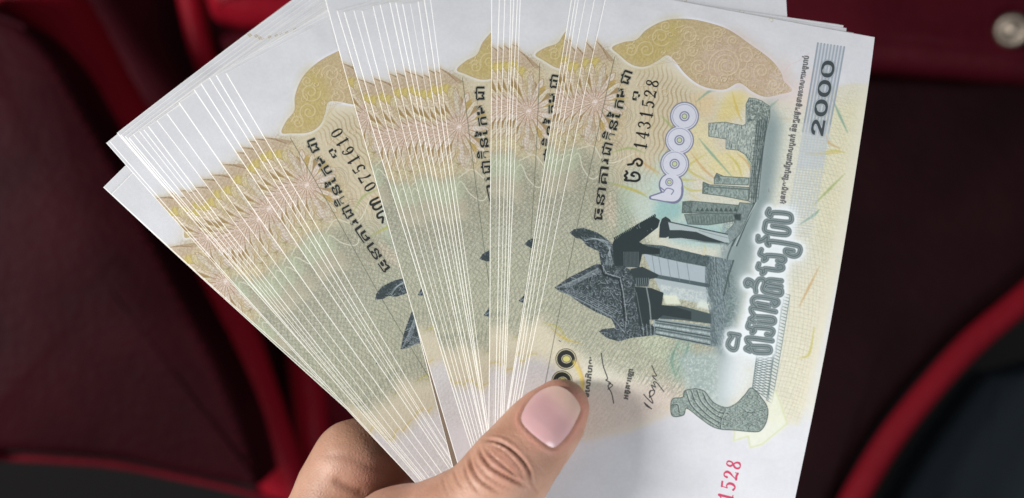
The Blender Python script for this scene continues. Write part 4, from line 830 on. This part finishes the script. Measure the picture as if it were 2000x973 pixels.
def slab(name, P, z, thick, r, mat, parent, n=6, puff=0.0, sm=True, dz=None):
    P = smoothp(P, True, 6) if sm else np.asarray(P, float); Q = unproj(P, z)[:, :2]
    A = 0.5*np.sum(Q[:, 0]*np.roll(Q[:, 1], -1)-np.roll(Q[:, 0], -1)*Q[:, 1])
    if A < 0: Q = Q[::-1]
    tn = np.roll(Q, -1, 0)-np.roll(Q, 1, 0); tn /= np.linalg.norm(tn, axis=1, keepdims=True)+1e-9; inn = np.stack([-tn[:, 1], tn[:, 0]], 1)
    rings = [(0, -thick), (0, -r)]+[(r*(1-math.cos(a)), -r+r*math.sin(a)) for a in np.linspace(0, math.pi/2, n+1)[1:]]
    V = []; N_ = len(Q)
    for off, dz_ in rings: V += [(*(q+i*off), z+dz_) for q, i in zip(Q, inn)]
    c = Q.mean(0); last = np.array(V[-N_:])
    for k in (.75, .5, .25): V += [(*(c+(v[:2]-c)*k), z+puff*(1-k*k)) for v in last]
    V.append((*c, z+puff)); F = []; R = len(rings)+3
    for a in range(R-1):
        for j in range(N_): F.append((a*N_+j, a*N_+(j+1) % N_, (a+1)*N_+(j+1) % N_, (a+1)*N_+j))
    for j in range(N_): F.append(((R-1)*N_+j, (R-1)*N_+(j+1) % N_, len(V)-1))
    V = np.array(V)
    if dz is not None: V[:, 2] += dz(V)
    return mesh_ob(name, V*MM, F, mat, parent=parent)
def roll(name, P, R, z, mat, parent, flat_=1.0, ns=20):
    """a padded roll swept along photo-traced points at depth z, radii in px"""
    P = smoothp(P, False, 8); Rn = np.interp(np.linspace(0, 1, len(P)), np.linspace(0, 1, len(R)), R); zz = np.interp(np.linspace(0, 1, len(P)), np.linspace(0, 1, len(z)), z) if np.ndim(z) else np.full(len(P), float(z))
    Q = np.array([unproj([p_], z_)[0] for p_, z_ in zip(P, zz)]); tn = np.gradient(Q, axis=0); tn /= np.linalg.norm(tn, axis=1, keepdims=True)
    zx = np.array([0, 0, 1.0]); side = np.cross(tn, zx); side /= np.linalg.norm(side, axis=1, keepdims=True); upv = np.cross(side, tn); rm = Rn*(D0-zz)/F0
    V = []; a = np.linspace(0, 2*math.pi, ns, endpoint=False)
    for q, s_, u_, r_ in zip(Q, side, upv, rm): V += [tuple(q+s_*r_*math.cos(t)+u_*r_*flat_*math.sin(t)) for t in a]
    F = []
    for i in range(len(Q)-1):
        for j in range(ns): F.append((i*ns+j, (i+1)*ns+j, (i+1)*ns+(j+1) % ns, i*ns+(j+1) % ns))
    F.append(tuple(range(ns))); F.append(tuple(range((len(Q)-1)*ns, len(Q)*ns))[::-1])
    return mesh_ob(name, np.array(V)*MM, F, mat, parent=parent)
g = mesh_ob('floor', [(-3, -3, -1.0), (3, -3, -1.0), (3, 3, -1.0), (-3, 3, -1.0)], [(0, 1, 2, 3)], M_BLK, smooth=False); tag(g, kind='structure')
s1 = empty('seat', tuple(unproj([(200, 500)], -330)[0]*MM)); tag(s1, 'dark maroon leather seat with a bright red side bolster, left of the banknotes', 'seat', 'red leather seats')
slab('seat_cushion', [(-160, 10), (-10, 24), (45, 50), (110, 120), (160, 205), (230, 330), (300, 470), (355, 575), (420, 700), (468, 810), (500, 925), (490, 952), (350, 928), (230, 902), (0, 884), (-160, 880)], -300, 46, 7, M_MAR, s1, puff=3)
M_DRED = leather('deep_red_leather', (.10, .006, .012), .5)
roll('piping', [(-160, 884), (0, 892), (120, 899), (230, 908), (350, 932), (480, 962), (600, 1000)], [8, 8, 8, 7, 6], -318, M_DRED, s1)
roll('piping', [(-60, 24), (0, 34), (30, 44), (52, 56)], [7, 7, 5], -300, M_MAR, s1)
roll('side_bolster', [(20, -80), (110, 60), (190, 190), (262, 300), (330, 420), (400, 540), (455, 660), (500, 780), (560, 960), (600, 1080)], [90, 84, 74, 64, 56, 52, 48, 46, 44], -375, M_RED, s1, .9)
for k in range(34):
    f = k/33.0; p_ = (300+230*f+36, 400+500*f) if False else (np.interp(f, [0, .25, .5, .75, 1], [96, 214, 286, 404, 486]), np.interp(f, [0, .25, .5, .75, 1], [130, 330, 470, 700, 905]))
    q_ = unproj([p_], -299.5)[0]
    if k == 0: st0 = roll('stitch', [(0, 0), (4, 8)], [1.4, 1.4], -300, M_DRED, s1, ns=6); st0.location = Vector((0, 0, 0)); c0 = unproj([(2, 4)], -300)[0]*MM
    o = st0 if k == 0 else st0.copy()
    if k: C.objects.link(o); o.parent = s1
    o.location = Vector(q_*MM)-Vector(s1.location)-Vector(c0)
s2 = empty('seat', tuple(unproj([(450, 100)], -420)[0]*MM)); tag(s2, 'red leather seat behind the upper left corner of the fan, with a folded seam', 'seat', 'red leather seats')
slab('backrest', [(-300, -200), (800, -200), (800, 1200), (560, 1200), (470, 800), (380, 600), (-300, 560)], -440, 40, 10, M_WINE, s2, puff=2, sm=False)
roll('side_bolster', [(350, -120), (372, 0), (392, 90), (425, 190), (480, 330), (560, 560), (600, 760), (620, 1000)], [26, 24, 24, 22, 22, 26, 34, 34], -400, M_RED, s2, 1.0)
slab('headrest', [(390, -160), (720, -160), (720, 10), (640, 36), (520, 48), (440, 38), (398, 8)], -380, 30, 14, M_RED, s2, puff=4)
slab('seat_flap', [(432, 66), (560, 62), (700, 70), (700, 320), (520, 320), (452, 140)], -392, 22, 6, M_WINE, s2, puff=2)
slab('seat_cushion', [(592, 690), (760, 690), (800, 1000), (606, 1000), (604, 850)], -405, 30, 8, M_DRED, s2, puff=3)
s3 = empty('seat', tuple(unproj([(1800, 400)], -330)[0]*MM)); tag(s3, 'dark leather seat with thick red edge roll and a metal button, right of the banknotes', 'seat', 'red leather seats')
slab('backrest', [(1380, 150), (1560, 146), (1720, 150), (1880, 158), (2160, 176), (2160, 470), (2010, 560), (1900, 640), (1800, 735), (1710, 850), (1650, 960), (1560, 1160), (1380, 1160)], -330, 40, 7, M_DK, s3, puff=2)
slab('top_roll', [(1380, -160), (2160, -160), (2160, 160), (2000, 158), (1880, 146), (1720, 134), (1560, 130), (1380, 132)], -318, 52, 11, M_WINE, s3, puff=5)
roll('edge_roll', [(2160, 470), (2060, 535), (1990, 592), (1900, 668), (1822, 752), (1745, 848), (1690, 935), (1650, 1010), (1610, 1100)], [27, 27, 26, 26, 25, 26, 26, 27, 28], -318, leather('edge_red_leather', (.15, .0055, .0115), .55, var=.15), s3)
bc = unproj([(1970, 62)], -314)[0]; br = 33*(D0+314)/F0
V = []; nb = 32; prof_ = [(0, 2.4), (.25, 2.2), (.42, 1.5), (.5, 1.2), (.56, 2.0), (.75, 3.2), (.9, 2.6), (1.0, .9), (.98, -1.5)]
for r_, z_ in prof_: V += [(br*r_*math.cos(a), br*r_*math.sin(a), z_*1.2) for a in np.linspace(0, 2*math.pi, nb, endpoint=False)]
Fb = [(i*nb+j, (i+1)*nb+j, (i+1)*nb+(j+1) % nb, i*nb+(j+1) % nb) for i in range(len(prof_)-1) for j in range(nb)]
bt = mesh_ob('button', np.array(V)*MM, Fb, M_MET, parent=s3); bt.location = Vector(bc*MM)-Vector(s3.location)+Vector((0, 0, .004)); bt.rotation_euler = (0.25, -0.5, 0)
cl_ = slab('folded_cloth', [(1690, 1120), (1760, 985), (1800, 915), (1870, 815), (1925, 745), (1965, 732), (2160, 730), (2160, 1120)], -420, 30, 8, M_CLOTH, None, puff=4); tag(cl_, 'dark blue grey cloth below the red edge roll in the lower right corner', 'cloth')
